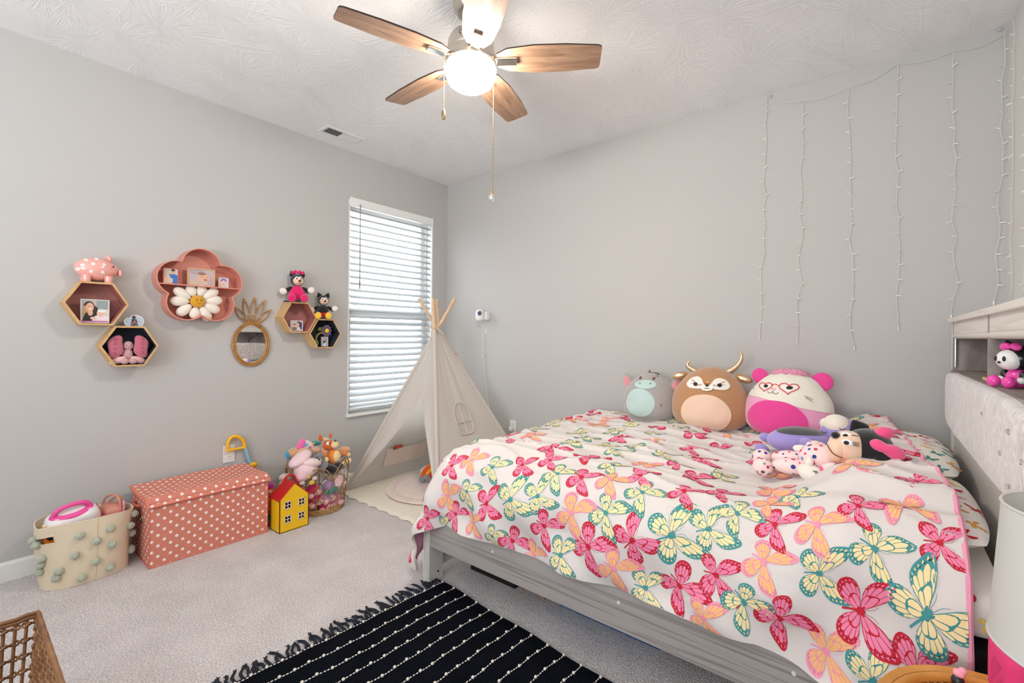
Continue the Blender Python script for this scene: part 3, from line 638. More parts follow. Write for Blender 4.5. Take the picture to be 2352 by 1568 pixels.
MB().ell((.05, y - .045, z + .026), (.02, .022, .026)).build('pot', M_leafg, ft)
MB().tube(spline([(.05, y - .045, z + .04), (.055, y - .035, z + .085), (.06, y - .01, z + .105), (.062, y + .02, z + .115)], 6), .0075, 8).build('stem', M_leafg, ft)
MB().ell((.056, y - .014, z + .134), (.008, .017, .014), ROT(20, 0, 0)).build('leaf', M_leafg, ft)
for k in range(10):
    a = 2 * PI * k / 10; MB().ell((.074, y + .03 + .030 * math.cos(a), z + .122 + .034 * math.sin(a)), (.006, .013, .010), Matrix.Rotation(a, 3, 'X'), 10, 8).build('petal', M_purp, ft)
MB().ell((.08, y + .03, z + .122), (.009, .017, .018)).build('center', M_pyel, ft, label='yellow centre')

# ---- outlet on the left wall
def outlet(name, c, nrm, label):
    t = thing(name, label, 'outlet', c, world=False, rot=(0, 0, nrm))      # faces +X locally
    MB().bx(0, .006, -.035, .035, -.058, .058).build('plate', M_trim, t, False, bevel=.003)
    for zz in (.022, -.022):
        r = MB().prism([(a, max(-.014, min(.014, b)) + zz) for a, b in circ(24, .0165)], .006, .0085, lambda a, b, h: (h, a, b)).build('receptacle', M_trim, t, False)
        for yy in (-.006, .006): MB().bx(.0085, .0088, yy - .0012, yy + .0012, zz - .002, zz + .007).build('slot', mat('slot_dark', (60, 58, 56), .6), r, False)
    return t
a, b_ = pix(511, 1024, 0, 0), pix(539.5, 1064, 0, 0)
outlet('wall_outlet', (0.0005, (a.y + b_.y) / 2, .436), 0, 'white duplex outlet on left wall behind polka dot chest')
outlet('wall_outlet', (.868, -.0005, .436), -PI / 2, 'white duplex outlet on back wall beside the bed corner')
# ------------------------------------------------------------------ along the left wall, on the floor
# ---- canvas bin with pompoms
M_canv = fabric('canvas_cream', (226, 210, 184), 420, .03, .1, .9, .25, .001); M_pom = fabric('pompom_sage', (186, 192, 172), 160, .25, .5, 1., .9, .006)
M_black = mat('black_void', (16, 16, 18), .8)
BC = Vector((.205, -2.695)); HB = .305
bin_ = thing('canvas_toy_bin', 'cream canvas bin with sage pompoms at the left end', 'storage bin', (BC.x, BC.y, 0))
def binp(t, z, d=0):
    """wall of the bin: rounded oval, a little wider at the top, sagging at the left front"""
    k = z / HB; ay = lerp(.168, .186, k) - d; ax = lerp(.128, .150, k) - d; c, s = math.cos(t), math.sin(t); e = 2 / 2.6
    X = math.copysign(abs(c) ** e, c) * ax; Y = math.copysign(abs(s) ** e, s) * ay
    w = .006 * math.sin(3 * t + 1) * math.sin(k * 3.1) - .012 * math.exp(-((t - 5.1) / .3) ** 2) * math.sin(k * PI) * (1 - k)
    r = 1 + w / .15
    zz = z - .018 * k * math.exp(-((t - 4.9) / .5) ** 2) + k * .012 * math.sin(t + 2.2)
    return Vector((BC.x + X * r, BC.y + Y * r, max(.001, zz)))
NT, NZ = 96, 16
# handle slot cut from the wall in front-left
def inslot(i, j): 
    t = 2 * PI * (i + .5) / NT; z = HB * (j + .5) / NZ
    return 4.86 < t < 5.58 and .228 < z < .262
NZ = 27
def binwall(d):
    mb = MB(); vs = [binp(2 * PI * i / NT, HB * j / NZ, d) for j in range(NZ + 1) for i in range(NT)]
    fs = [(j * NT + i, j * NT + (i + 1) % NT, (j + 1) * NT + (i + 1) % NT, (j + 1) * NT + i) for j in range(NZ) for i in range(NT) if not inslot(i, j)]
    if d: fs = [f[::-1] for f in fs]
    return mb.add(vs, fs)
mb = binwall(0); k = binwall(.004); mb.add(k.v, k.f); mb.add([binp(2 * PI * i / NT, HB, 0) for i in range(NT)] + [binp(2 * PI * i / NT, HB, .004) for i in range(NT)], [(i, (i + 1) % NT, NT + (i + 1) % NT, NT + i) for i in range(NT)])
mb.add([binp(2 * PI * i / NT, 0, 0) for i in range(NT)], [tuple(range(NT))]); mb.build('canvas_body', M_canv, bin_, ang=60)
MB().tube([binp(2 * PI * i / NT, HB, .002) + V(0, 0, .001) for i in range(NT)], .0032, 6, True).build('rim_hem', M_canv, bin_)
for tt in (0.05, 3.1): MB().tube([binp(tt, HB * j / 12, -.001) for j in range(13)], .0022, 6).build('side_seam', M_canv, bin_)
sl_ = [binp(t, z, -.0008) for t, z in ([(4.87 + .71 * i / 10, .227) for i in range(11)] + [(5.58, .232 + i * .006) for i in range(5)] + [(5.58 - .71 * i / 10, .261) for i in range(11)] + [(4.87, .256 - i * .006) for i in range(5)])]
MB().tube(sl_, .0022, 6, True).build('handle_binding', M_canv, bin_)
pm = MB().ell((0, 0, 0), (.0175, .0175, .0175), None, 18, 12, 0, lambda p: p * (1 + .22 * noise.noise(p * 150))).mesh('pompom', M_pom)
pts_px = [(185, 1227), (254, 1212), (219, 1243), (257, 1250), (173, 1275), (219, 1286), (252, 1303), (186, 1325), (137, 1310), (132, 1327), (101, 1280), (98, 1296), (95, 1310), (297, 1207), (303, 1225), (299, 1259), (305, 1264), (82, 1238), (88, 1252), (304, 1180)]
def bin_at(px, py):
    best = None
    for i in range(0, 160):
        for j in range(1, 40):
            t = 2 * PI * i / 160; p = binp(t, HB * j / 40)
            a = topix(p); d = math.hypot(a[0] - px, a[1] - py) + 60 * a[2]
            if best is None or d < best[0]: best = (d, p, t)
    return best[1], best[2]
for (a, b_) in pts_px:
    p, t = bin_at(a, b_); n = Vector((p.x - BC.x, (p.y - BC.y) * .7, 0)).normalized(); link('pompom', pm, bin_, loc=p + n * .010, rot=(random.uniform(0, 6), random.uniform(0, 6), 0))
# contents of the bin
M_pwh = mat('plastic_white', (238, 232, 232), .3); M_phot = mat('plastic_hot_pink', (240, 90, 164), .3); M_leapk = mat('leatherette_blush', (206, 138, 120), .45)
pc = thing('toy_pet_carrier', 'white toy pet carrier with hot pink lid in canvas bin', 'toy', (.190, -2.735, .215), world=False, rot=(math.radians(9), math.radians(16), math.radians(6)))
def rbox(c, d, e=3.2, n=32, k=18, fn=None):
    def q(p):
        v = Vector(p); m = (abs(v.x) ** e + abs(v.y) ** e + abs(v.z) ** e) ** (1 / e); return Vector((v.x / m * d[0] / 2, v.y / m * d[1] / 2, v.z / m * d[2] / 2))
    return MB().ell(c, (1, 1, 1), None, n, k, 0, lambda p: (fn(q(p)) if fn else q(p)))
rbox((0, 0, .075), (.135, .205, .13), 3.4).build('tub', M_pwh, pc, ang=60)
MB().ring([(a, b) for a, b in circ(40, .067, sy=.101)], [(a, b) for a, b in circ(40, .06, sy=.094)], .084, .094, lambda a, b, h: (a, b, h)).build('rim_band', M_pwh, pc)
MB().ring([(a, b) for a, b in circ(36, .054, sy=.082)], [(a, b) for a, b in circ(36, .030, sy=.052)], .128, .146, lambda a, b, h: (a, b, h - 6 * (a * a * .6 + b * b * .35))).build('lid', M_phot, pc, label='hot pink lid ring')
MB().tube(spline([(0, -.075, .125), (0, -.045, .165), (0, .04, .168), (0, .075, .13)], 6), .011, 10).build('handle', M_phot, pc)
for i in range(6): MB().box((.0 - .035 + i * .013, .1015, .085), (.0035, .004, .045)).build('vent_slot', mat('slot_coral', (226, 120, 116), .5), pc, False)
hb = thing('toy_handbag', 'blush leatherette toy handbag with strap in canvas bin', 'bag', (.20, -2.585, .20))
rbox((.165, -2.59, .255), (.13, .09, .13), 4).build('bag_body', M_leapk, hb, ang=60)
MB().tube(spline([(.12, -2.62, .29), (.13, -2.61, .345), (.17, -2.585, .368), (.21, -2.565, .345), (.22, -2.56, .28)], 6), .0055, 8).build('handle', M_leapk, hb)
MB().tube(spline([(.105, -2.60, .30), (.13, -2.57, .34), (.175, -2.555, .345), (.215, -2.57, .30)], 6), .0055, 8).build('strap', M_leapk, hb)
MB().tube([(.205 + .010 * math.cos(t), -2.555, .345 + .010 * math.sin(t)) for t in [2 * PI * i / 10 for i in range(10)]], .0022, 6, True).build('buckle', M_brass, hb)
wv = thing('woven_pouch', 'pink woven pouch tucked at the right of the canvas bin', 'bag', (.25, -2.60, .18))
rbox((.262, -2.60, .235), (.06, .13, .11), 5).build('pouch', mat('woven_pink', (224, 146, 148), .7, bump=(120, .8, .004)), wv, ang=60)
MB().bx(.20, .214, -2.553, -2.541, .2, .335).build('pink_tab', mat('felt_pink', (242, 166, 186), .8), wv, False, bevel=.003)
tn = thing('orange_toy_camera', 'orange toy showing through the handle slot of the bin', 'toy', (.228, -2.822, .17))
rbox((.228, -2.822, .222), (.056, .062, .10), 4).build('toy_body', mat('plastic_orange', (214, 118, 34), .35), tn, ang=60)
MB().lathe([(.016, 0), (.016, .012), (.008, .014)], 16, (.246, -2.828, .246), ROT(0, 90, 0)).build('lens', mat('lens_dark', (40, 40, 46), .2), tn)
gl = thing('toy_sunglasses', 'amber toy sunglasses lying at the left rim of canvas bin', 'toy', (.25, -2.825, .30))
mb = MB()
for dy in (-.022, .024): mb.tube([(.235 + .016 * math.cos(t), -2.82 + dy + .021 * math.sin(t), .298 + .006 * math.sin(t)) for t in [2 * PI * i / 14 for i in range(14)]], .003, 6, True)
mb.tube([(.252, -2.842, .297), (.25, -2.80, .305), (.24, -2.76, .292)], .003, 6); mb.build('glasses_frame', mat('amber_plastic', (176, 116, 48), .3), gl)
MB().ell((.215, -2.84, .285), (.022, .02, .02)).ell((.2, -2.80, .28), (.03, .03, .022)).build('cream_case', mat('cream_plastic', (238, 206, 150), .5), gl)

# ---- polka dot chest
M_polka = dotmat('polka_coral', (214, 134, 116), (246, 238, 230), .0555, .0076); M_coral = mat('coral_piping', (216, 116, 98), .6)
CX0, CX1, CY0, CY1, CH = .055, .408, -2.478, -1.886, .345
ch = thing('toy_chest', 'coral fabric toy chest with white polka dots and lid', 'toy chest', ((CX0 + CX1) / 2, (CY0 + CY1) / 2, 0))
boxuv(MB().bx(CX0, CX1, CY0, CY1, .001, CH).build('chest_body', M_polka, ch, False))
def lidp(u, v):
    x = lerp(CX0 - .004, CX1 + .012, u); bow = .010 * math.sin(PI * min(1, u / .86)) ; z = CH + .020 - bow * 1.0
    if u > .86: z -= (u - .86) / .14 * .038; x -= .0 * (u - .86)
    return (x, lerp(CY0 - .012, CY1 + .012, v), z + .004 * math.sin(v * PI))
mb = MB().grid(28, 20, lambda u, v: lidp(u, v)).grid(28, 20, lambda u, v: (lidp(1 - u, v)[0], lidp(1 - u, v)[1], lidp(1 - u, v)[2] - .007))
boxuv(mb.build('lid', M_polka, ch, ang=50))
rim = [lidp(u / 14, 0) for u in range(15)] + [lidp(1, v / 10) for v in range(1, 11)] + [lidp(1 - u / 14, 1) for u in range(1, 15)] + [lidp(0, 1 - v / 10) for v in range(1, 10)]
MB().tube([(a, b, c - .0035) for a, b, c in rim], .0042, 6, True).build('lid_piping', M_coral, ch)
e_ = [((CX1, CY0, .003), (CX1, CY1, .003)), ((CX0, CY0, .003), (CX1, CY0, .003)), ((CX1, CY0, .003), (CX1, CY0, CH)), ((CX1, CY1, .003), (CX1, CY1, CH))]
for a, b_ in e_: MB().tube([a, b_], .0028, 6).build('edge_piping', M_coral, ch)
MB().bx(CX0 + .02, CX1 - .02, CY0 + .002, CY1 - .002, CH, CH + .006).build('inner_liner', M_black, ch, False)
gx = pix(326, 1190, 1, CY0).x; gz = pix(326, 1190, 1, CY0).z
MB().tube([(gx + .021 * math.cos(t), CY0 - .002, gz + .021 * math.sin(t)) for t in [2 * PI * i / 20 for i in range(20)]], .0045, 8, True).build('grommet', mat('antique_brass', (168, 146, 118), .35, 1.), ch)
MB().prism(circ(20, .019, gx, gz), CY0 - .0012, CY0 - .0002, lambda a, b, h: (a, h, b)).build('grommet_hole', M_black, ch, False)
MB().tube(spline([(.135, CY0 - .002, .298), (.15, CY0 - .016, .292), (.21, CY0 - .018, .290), (.245, CY0 - .003, .296)], 5), .009, 6).build('pull_strap', M_coral, ch)

# ---- toy vacuum leaning on the wall behind the chest
M_tyel = mat('toy_yellow', (250, 190, 30), .35); M_tblue = mat('toy_pale_blue', (150, 190, 206), .4, bump=(60, .3, .002))
tv = thing('toy_vacuum', 'yellow handled toy vacuum with blue tube behind the chest', 'toy', (.028, -1.80, 0))
hd = [(523, 1062 - 26), (524, 1016), (532, 1004), (545, 1002), (557, 1010), (563, 1028)]
hpts = [(.028, pix(a, b, 0, .028).y, pix(a, b, 0, .028).z) for a, b in hd]
MB().tube(spline(hpts, 6), .0105, 10).build('handle', M_tyel, tv)
q0 = Vector(hpts[0]); q1 = Vector(hpts[-1])
MB().tube([q0 + V(0, -.002, .004), q1 + V(0, .0, .004)], .0085, 8).build('hand_guard', M_tyel, tv)
lo = Vector((.03, -1.765, .10)); MB().tube([q1, lo], .0125, 12).build('tube', M_tblue, tv)
c = pix(580, 1063, 0, .03); MB().ell((.034, c.y, c.z - .012), (.016, .032, .018)).build('collar', M_tyel, tv)
rbox((.055, -1.76, .055), (.09, .12, .105), 3.5).build('vacuum_body', M_tyel, tv, ang=60)
# ---- little doll between chest and house
dl = thing('orange_haired_doll', 'orange toy figure with purple hair squeezed beside yellow house', 'doll', (.31, -1.835, 0))
M_dor = mat('doll_orange', (224, 112, 52), .5); M_dpu = plushmat('doll_purple_hair', (172, 40, 128)); M_dte = mat('doll_teal', (40, 150, 158), .5)
MB().ell((.31, -1.835, .215), (.034, .030, .036)).build('head', M_dor, dl); MB().ell((.305, -1.83, .252), (.036, .034, .022)).build('hair', M_dpu, dl)
MB().ell((.342, -1.843, .222), (.004, .008, .010)).build('eye', M_eyew, dl); MB().ell((.3455, -1.844, .221), (.0025, .004, .005)).build('pupil', M_blk, dl)
MB().lathe([(.020, .10), (.024, .14), (.018, .185)], 14, (.31, -1.835, 0)).build('torso', M_dor, dl)
for dy in (-.012, .012): l_ = MB().lathe([(.011, .07), (.012, .11)], 12, (.31, -1.835 + dy, 0)).build('leg', M_dor, dl); MB().lathe([(.012, .03), (.013, .07)], 12, (.31, -1.835 + dy, 0)).build('boot', M_dte, l_); MB().ell((.318, -1.835 + dy, .015), (.02, .012, .015)).build('shoe', M_dpu, l_)

# ---- yellow doll house
M_hy = mat('house_yellow', (246, 196, 22), .35); M_hr = mat('house_red', (196, 30, 34), .35); M_hw = mat('house_white_trim', (244, 232, 214), .4)
ho_ = thing('toy_house', 'yellow toy house with red roof and handle on carpet', 'toy house', (.44, -1.76, 0))
HX0, HXm, HX1, HY0, HY1 = .372, .432, .498, -1.852, -1.667; EV, AP = .205, .292; ym = (HY0 + HY1) / 2
wins = [(HY0 + .030, .055), (HY0 + .030, .143), (HY0 + .117, .055), (HY0 + .117, .143)]; ww, wh = .042, .046
# front wall as strips around its four windows
def fr(y0, y1, z0, z1, mb): mb.bx(HX1 - .004, HX1, y0, y1, z0, z1)
for i, (xa, xb, nm) in enumerate(((HX0, HXm - .004, 'rear_half'), (HXm, HX1, 'front_half'))):
    mb = MB()
    mb.bx(xa, xb, HY0, HY0 + .004, .001, EV).bx(xa, xb, HY1 - .004, HY1, .001, EV).bx(xa, xb, HY0, HY1, .001, .005)
    if i == 0:
        mb.prism([(HY0, .001), (HY1, .001), (HY1, EV), (ym, AP), (HY0, EV)], xa, xa + .004, lambda a, b, h: (h, a, b))
    else:
        ys = [HY0, wins[0][0], wins[0][0] + ww, wins[2][0], wins[2][0] + ww, HY1]
        for a, b in ((0, 1), (2, 3), (4, 5)): fr(ys[a], ys[b], .001, EV, mb)
        for a, b in ((1, 2), (3, 4)):
            for z0, z1 in ((.001, .055), (.055 + wh, .143), (.143 + wh, EV)): fr(ys[a], ys[b], z0, z1, mb)
        mb.prism([(HY0, EV), (HY1, EV), (ym, AP)], HX1 - .004, HX1, lambda a, b, h: (h, a, b))
    mb.build(nm, M_hy, ho_, False)
    r = MB()
    for (ya, za, yb, zb) in ((HY0 - .006, EV - .006, ym, AP + .002), (HY1 + .006, EV - .006, ym, AP + .002)):
        r.prism([(ya, za), (yb, zb), (yb, zb + .007), (ya, za + .006)], xa - .001, xb + .003, lambda a, b, h: (h, a, b))
    r.build('roof_half', M_hr, ho_, False, bevel=.001)
MB().bx(HX0 + .01, HX0 + .012, HY0 + .01, HY1 - .01, .02, EV - .02).build('interior_wall', mat('house_inner', (96, 40, 34), .7), ho_, False)
for (y0, z0) in wins:
    fw_ = MB(); x0, x1 = HX1 - .002, HX1 + .003; t = .0038
    fw_.bx(x0, x1, y0, y0 + t, z0, z0 + wh).bx(x0, x1, y0 + ww - t, y0 + ww, z0, z0 + wh).bx(x0, x1, y0, y0 + ww, z0, z0 + t).bx(x0, x1, y0, y0 + ww, z0 + wh - t, z0 + wh).bx(x0, x1, y0 + ww / 2 - .0015, y0 + ww / 2 + .0015, z0, z0 + wh).bx(x0, x1, y0, y0 + ww, z0 + wh / 2 - .0015, z0 + wh / 2 + .0015)
    fw_.build('window_frame', M_hw, ho_, False)
hh = []
for i in range(19):
    a = PI * i / 18; hh.append((HXm + .000, ym + .040 * math.cos(a) * (1 + .06 * math.cos(8 * a)), AP - .012 + .052 * math.sin(a) * (1 + .05 * math.cos(8 * a))))
MB().tube(hh, .0072, 8).build('carry_handle', M_hr, ho_)

# ---- wire basket full of soft toys
WC = Vector((.262, -1.478)); M_wire = wood('basket_wire_tan', (172, 132, 84), (136, 98, 56), (20, 20, 20), .55, .1); M_rope = mat('jute_rope', (178, 140, 92), .85, bump=(160, .9, .005), var=(60, .2))
wb = thing('wire_toy_basket', 'round open-weave wire basket heaped with soft toys', 'basket', (WC.x, WC.y, 0))
def wr(k): return lerp(.170, .212, k ** .8)
RIM = .335
def wpt(t, k): 
    zz = k * RIM + (k ** 3) * .02 * math.sin(2 * t + .6); return Vector((WC.x + wr(k) * math.cos(t), WC.y + wr(k) * math.sin(t), zz))
nW = 12
for j in range(3): MB().tube([wpt(2 * PI * i / 60, 0) * 1 + V(0, 0, .008 + j * .011) + V(.004 * math.cos(i * 2.1 + j), .004 * math.sin(i * 1.7), .002 * math.sin(i * 1.3 + j * 2)) for i in range(60)], .0085, 8, True).build('jute_coil', M_rope, wb)
MB().lathe([(.168, .004), (.168, .012)], 30, (WC.x, WC.y, 0)).build('base_disc', M_rope, wb)
for i in range(nW):
    t = 2 * PI * i / nW; MB().tube([wpt(t + .03 * math.sin(k * 6 + i), k / 10) for k in range(0, 9 if i % 2 else 8)], .0034, 6).build('upright_wire', M_wire, wb)
for i in range(nW // 2):   # arched loops of the rim
    t0 = 2 * PI * (2 * i - .1) / nW; t1 = 2 * PI * (2 * i + 2.1) / nW
    MB().tube([wpt(lerp(t0, t1, u / 12), .66 + .36 * math.sin(PI * u / 12) ** .8) for u in range(13)], .0042, 6).build('rim_arch', M_wire, wb)
    for (ka, kb, s_) in ((.30, .62, 1), (.62, .30, 1), (.10, .36, 1), (.66, .98, 0)):
        tA = 2 * PI * (2 * i) / nW; tB = 2 * PI * (2 * i + (1 if s_ else 1)) / nW; MB().tube([wpt(lerp(tA, tB, u / 6), lerp(ka, kb, u / 6)) for u in range(7)], .003, 6).build('web_wire', M_wire, wb)
        tA, tB = tB, 2 * PI * (2 * i + 2) / nW; MB().tube([wpt(lerp(tA, tB, u / 6), lerp(kb, ka, u / 6)) for u in range(7)], .003, 6).build('web_wire', M_wire, wb)
# soft toys: (name, label, parts)
PM = {}
def pmt(rgb):
    k = 'plush_%d_%d_%d' % rgb
    return plushmat(k, rgb)
def soft(name, label, cat, parts, base):
    t = thing(name, label, cat, base, group='soft toys in the wire basket')
    for p in parts:
        n_, c, r, rgb = p[:4]; R_ = ROT(*p[4]) if len(p) > 4 else None
        MB().ell(c, r, R_, 18, 12, 0, lambda q: q * (1 + .05 * noise.noise(q * 40 + Vector(c) * 9))).build(n_, pmt(rgb), t, ang=None)
    return t
PINKP = (238, 206, 210); GREYW = (132, 128, 132)
def bp_(x, y, d): v = pix(x, y, 0, d); return (d, v.y, v.z)
soft('pink_floppy_plush', 'big pale pink fluffy plush slumped at front of wire basket', 'plush toy', [
    ('body', bp_(702, 1078, .36), (.075, .075, .06), PINKP, (0, 0, 20)), ('fold', bp_(690, 1053, .34), (.06, .085, .032), PINKP, (28, 0, 10)), ('fold', bp_(715, 1062, .38), (.05, .07, .03), (242, 214, 216), (-12, 0, 0)), ('foot', bp_(692, 1095, .40), (.035, .045, .035), (232, 190, 200))], (.34, -1.55, .25))
soft('grey_wolf_plush', 'small grey plush pup peeking up in middle of basket', 'plush toy', [
    ('head', bp_(733, 1050, .36), (.032, .034, .030), GREYW), ('muzzle', bp_(735, 1057, .392), (.014, .014, .012), (206, 200, 200)), ('nose', bp_(734, 1055, .405), (.005, .006, .005), (30, 28, 30)), ('ear', bp_(717, 1044, .35), (.010, .022, .016), GREYW, (25, 0, 0)), ('ear', bp_(741, 1036, .35), (.010, .010, .022), (196, 150, 158), (-12, 0, 0)), ('eye', bp_(729, 1050, .393), (.004, .005, .005), (28, 26, 28)), ('eye', bp_(740, 1049, .388), (.004, .005, .005), (28, 26, 28)), ('body', bp_(743, 1070, .36), (.03, .03, .05), (150, 146, 148))], (.35, -1.49, .28))
ORG, CRM, ORD = (236, 142, 62), (246, 216, 160), (222, 104, 40)
soft('orange_fox_plush', 'orange plush fox with cream belly perched atop wire basket', 'plush toy', [
    ('body', bp_(766, 1048, .33), (.046, .050, .056), ORG, (0, 0, 0)), ('belly', bp_(773, 1048, .362), (.020, .030, .040), CRM), ('head', bp_(755, 1022, .31), (.040, .046, .038), ORD), ('muzzle', bp_(769, 1021, .352), (.028, .027, .024), CRM), ('nose', bp_(770, 1012, .378), (.008, .010, .006), (40, 34, 34)), ('eye', bp_(754, 1018, .348), (.008, .014, .014), (244, 242, 238)), ('pupil', bp_(757, 1017, .357), (.003, .005, .006), (24, 22, 24)),
    ('ear', bp_(736, 1006, .30), (.010, .014, .026), ORD, (14, 0, 0)), ('ear', bp_(759, 1000, .29), (.010, .011, .018), ORD, (-10, 0, 0)), ('brow', bp_(749, 1008, .338), (.010, .026, .008), CRM, (-20, 0, 0)), ('arm', bp_(746, 1043, .355), (.014, .014, .034), ORG), ('paw', bp_(750, 1055, .367), (.014, .016, .018), CRM), ('arm', bp_(791, 1042, .33), (.014, .030, .014), ORG, (-15, 0, 0)), ('paw', bp_(800, 1044, .33), (.014, .018, .015), CRM), ('foot', bp_(786, 1066, .372), (.016, .026, .018), CRM, (25, 0, 0)), ('foot', bp_(801, 1058, .35), (.016, .022, .020), CRM, (30, 0, 0)), ('tail', bp_(790, 1034, .27), (.03, .05, .028), (238, 176, 132))], (.32, -1.39, .36))
soft('tan_bear_plush', 'tan plush bear with blue foot lying at back of basket', 'plush toy', [
    ('body', bp_(690, 1037, .24), (.05, .10, .04), (206, 160, 124)), ('arm', bp_(695, 1037, .30), (.026, .042, .024), (214, 170, 134), (8, 0, 0)), ('arm', bp_(726, 1035, .29), (.026, .042, .026), (214, 170, 134), (-10, 0, 0)), ('leg', bp_(671, 1045, .24), (.028, .032, .034), (200, 152, 116)), ('foot_pad', bp_(660, 1046, .25), (.022, .012, .030), (56, 158, 204), (12, 0, 0))], (.25, -1.58, .3))
up = soft('unicorn_pouch', 'white and pink printed pouch with rainbow on toy heap', 'pouch', [('pouch', bp_(702, 1024, .26), (.03, .058, .040), (236, 228, 234), (-25, 0, 0)), ('pink_end', bp_(692, 1020, .272), (.028, .026, .040), (240, 110, 176), (-25, 0, 0)), ('print_mark', bp_(703, 1021, .292), (.004, .016, .009), (110, 184, 220), (20, 0, 0)), ('print_mark', bp_(712, 1026, .292), (.004, .010, .007), (226, 100, 160))], (.26, -1.55, .38))
soft('teal_plush', 'teal plush wedge behind the orange fox in basket', 'plush toy', [('body', bp_(726, 1017, .22), (.03, .035, .018), (60, 156, 152), (-10, 0, 0)), ('patch', bp_(720, 1018, .245), (.01, .012, .008), (236, 196, 70))], (.22, -1.48, .38))
soft('black_plush_bag', 'shiny black plush bag under the orange fox', 'bag', [('body', bp_(760, 1078, .37), (.05, .06, .036), (26, 26, 30), (-18, 0, 0)), ('flap', bp_(778, 1070, .36), (.04, .04, .03), (30, 30, 34))], (.35, -1.40, .27))
soft('white_fluff_plush', 'white fluffy plush tuft at right rim of basket', 'plush toy', [('body', bp_(789, 1085, .28), (.03, .035, .025), (238, 236, 236)), ('tuft', bp_(798, 1088, .26), (.02, .024, .012), (244, 242, 242), (-20, 0, 0))], (.28, -1.30, .28))
soft('lamb_plush', 'cream plush hanging over the left rim of basket', 'plush toy', [('body', bp_(655, 1096, .27), (.03, .045, .028), (222, 206, 196)), ('leg', bp_(648, 1110, .28), (.016, .018, .018), (214, 198, 188))], (.28, -1.66, .26))
for i, (x_, y_, rgb, nm) in enumerate(((694, 1109, (232, 224, 206), 'white'), (716, 1108, (240, 206, 60), 'yellow'), (707, 1095, (232, 196, 74), 'golden'), (723, 1098, (226, 206, 200), 'pale pink'))):
    soft('toy_egg', nm + ' plastic egg behind the basket wires', 'toy egg', [('shell', bp_(x_, y_, .415), (.014, .019, .015), rgb)], bp_(x_, y_, .415))
for i, (x_, y_, c1, c2, nm) in enumerate(((718, 1126, (206, 40, 88), (240, 186, 190), 'pink bear plush with red jacket low in basket front'), (722, 1148, (214, 60, 110), (236, 176, 180), 'crimson and pink plush at basket bottom left'), (752, 1140, (196, 150, 196), (240, 190, 190), 'lilac plush wedged mid basket against wires'), (745, 1160, (204, 50, 96), (242, 188, 186), 'rose plush with pink paws at basket bottom'), (770, 1148, (206, 130, 156), (232, 172, 178), 'mauve plush leg pressing the right wires'), (775, 1105, (238, 200, 204), (244, 214, 212), 'pale pink plush beneath the black bag'), (757, 1118, (170, 140, 190), (60, 150, 130), 'purple plush with green patch behind wires'))):
    q = bp_(x_, y_, .36); soft('small_plush', nm, 'plush toy', [('body', q, (.05, .052, .046), c1, (i * 20, 0, i * 30)), ('paw', (q[0] + .044, q[1] + .014, q[2] - .006), (.022, .026, .020), c2, (20, 0, 0)), ('paw', (q[0] + .03, q[1] - .03, q[2] - .022), (.024, .024, .022), c2)], (q[0], q[1], q[2] - .04))
# ------------------------------------------------------------------ teepee
M_tcan, nt, b = newmat('teepee_cotton'); b.inputs['Base Color'].default_value = lin((228, 223, 217)); b.inputs['Roughness'].default_value = .95; b.inputs['Specular IOR Level'].default_value = .1
v = coord(nt); n1 = N(nt, 'ShaderNodeTexNoise', i_Scale=600., i_Detail=2.); nt.links.new(v, n1.inputs['Vector']); bumpn(nt, n1.outputs[0], .2, .0008, b)
tr = N(nt, 'ShaderNodeBsdfTranslucent'); tr.inputs[0].default_value = lin((240, 234, 226)); mx = N(nt, 'ShaderNodeMixShader'); mx.inputs[0].default_value = .38
nt.links.new(b.outputs[0], mx.inputs[1]); nt.links.new(tr.outputs[0], mx.inputs[2]); nt.links.new(mx.outputs[0], nt.nodes['Material Output'].inputs[0])
M_sheer, nt, b = newmat('teepee_window_mesh'); b.inputs['Base Color'].default_value = lin((232, 222, 210)); b.inputs['Roughness'].default_value = .9
tp = N(nt, 'ShaderNodeBsdfTransparent'); mx = N(nt, 'ShaderNodeMixShader'); mx.inputs[0].default_value = .5; nt.links.new(b.outputs[0], mx.inputs[1]); nt.links.new(tp.outputs[0], mx.inputs[2]); nt.links.new(mx.outputs[0], nt.nodes['Material Output'].inputs[0])
M_pole = wood('teepee_pole_pine', (226, 194, 158), (208, 170, 130), (3, 3, 20), .5, .03, (.3, .75)); M_cotr = fabric('printed_ribbon', (206, 170, 168), 200, .35, .1)
tee = thing('teepee_tent', 'cream cotton play teepee with wooden poles in corner', 'play tent', (.655, -.62, 0))
F1, F2, F3, F4 = V(.115, -1.165, .004), V(1.185, -1.16, .004), V(1.20, -.10, .004), V(.12, -.09, .004)
AP_ = pix(1000, 748, 1, -.64)
tipz = {0: pix(1045, 685, 1, -.55), 1: pix(995, 687, 1, -.66), 2: pix(962, 686, 1, -.62), 3: pix(1004, 688, 1, -.56)}
aps = []
for i, f in enumerate((F1, F2, F3, F4)):
    t = tipz[i]; MB().tube([f, f.lerp(t, .5), t], .0125, 12).build('pole', M_pole, tee); k = (AP_.z - .04 - f.z) / (t.z - f.z); aps.append(f.lerp(t, k))
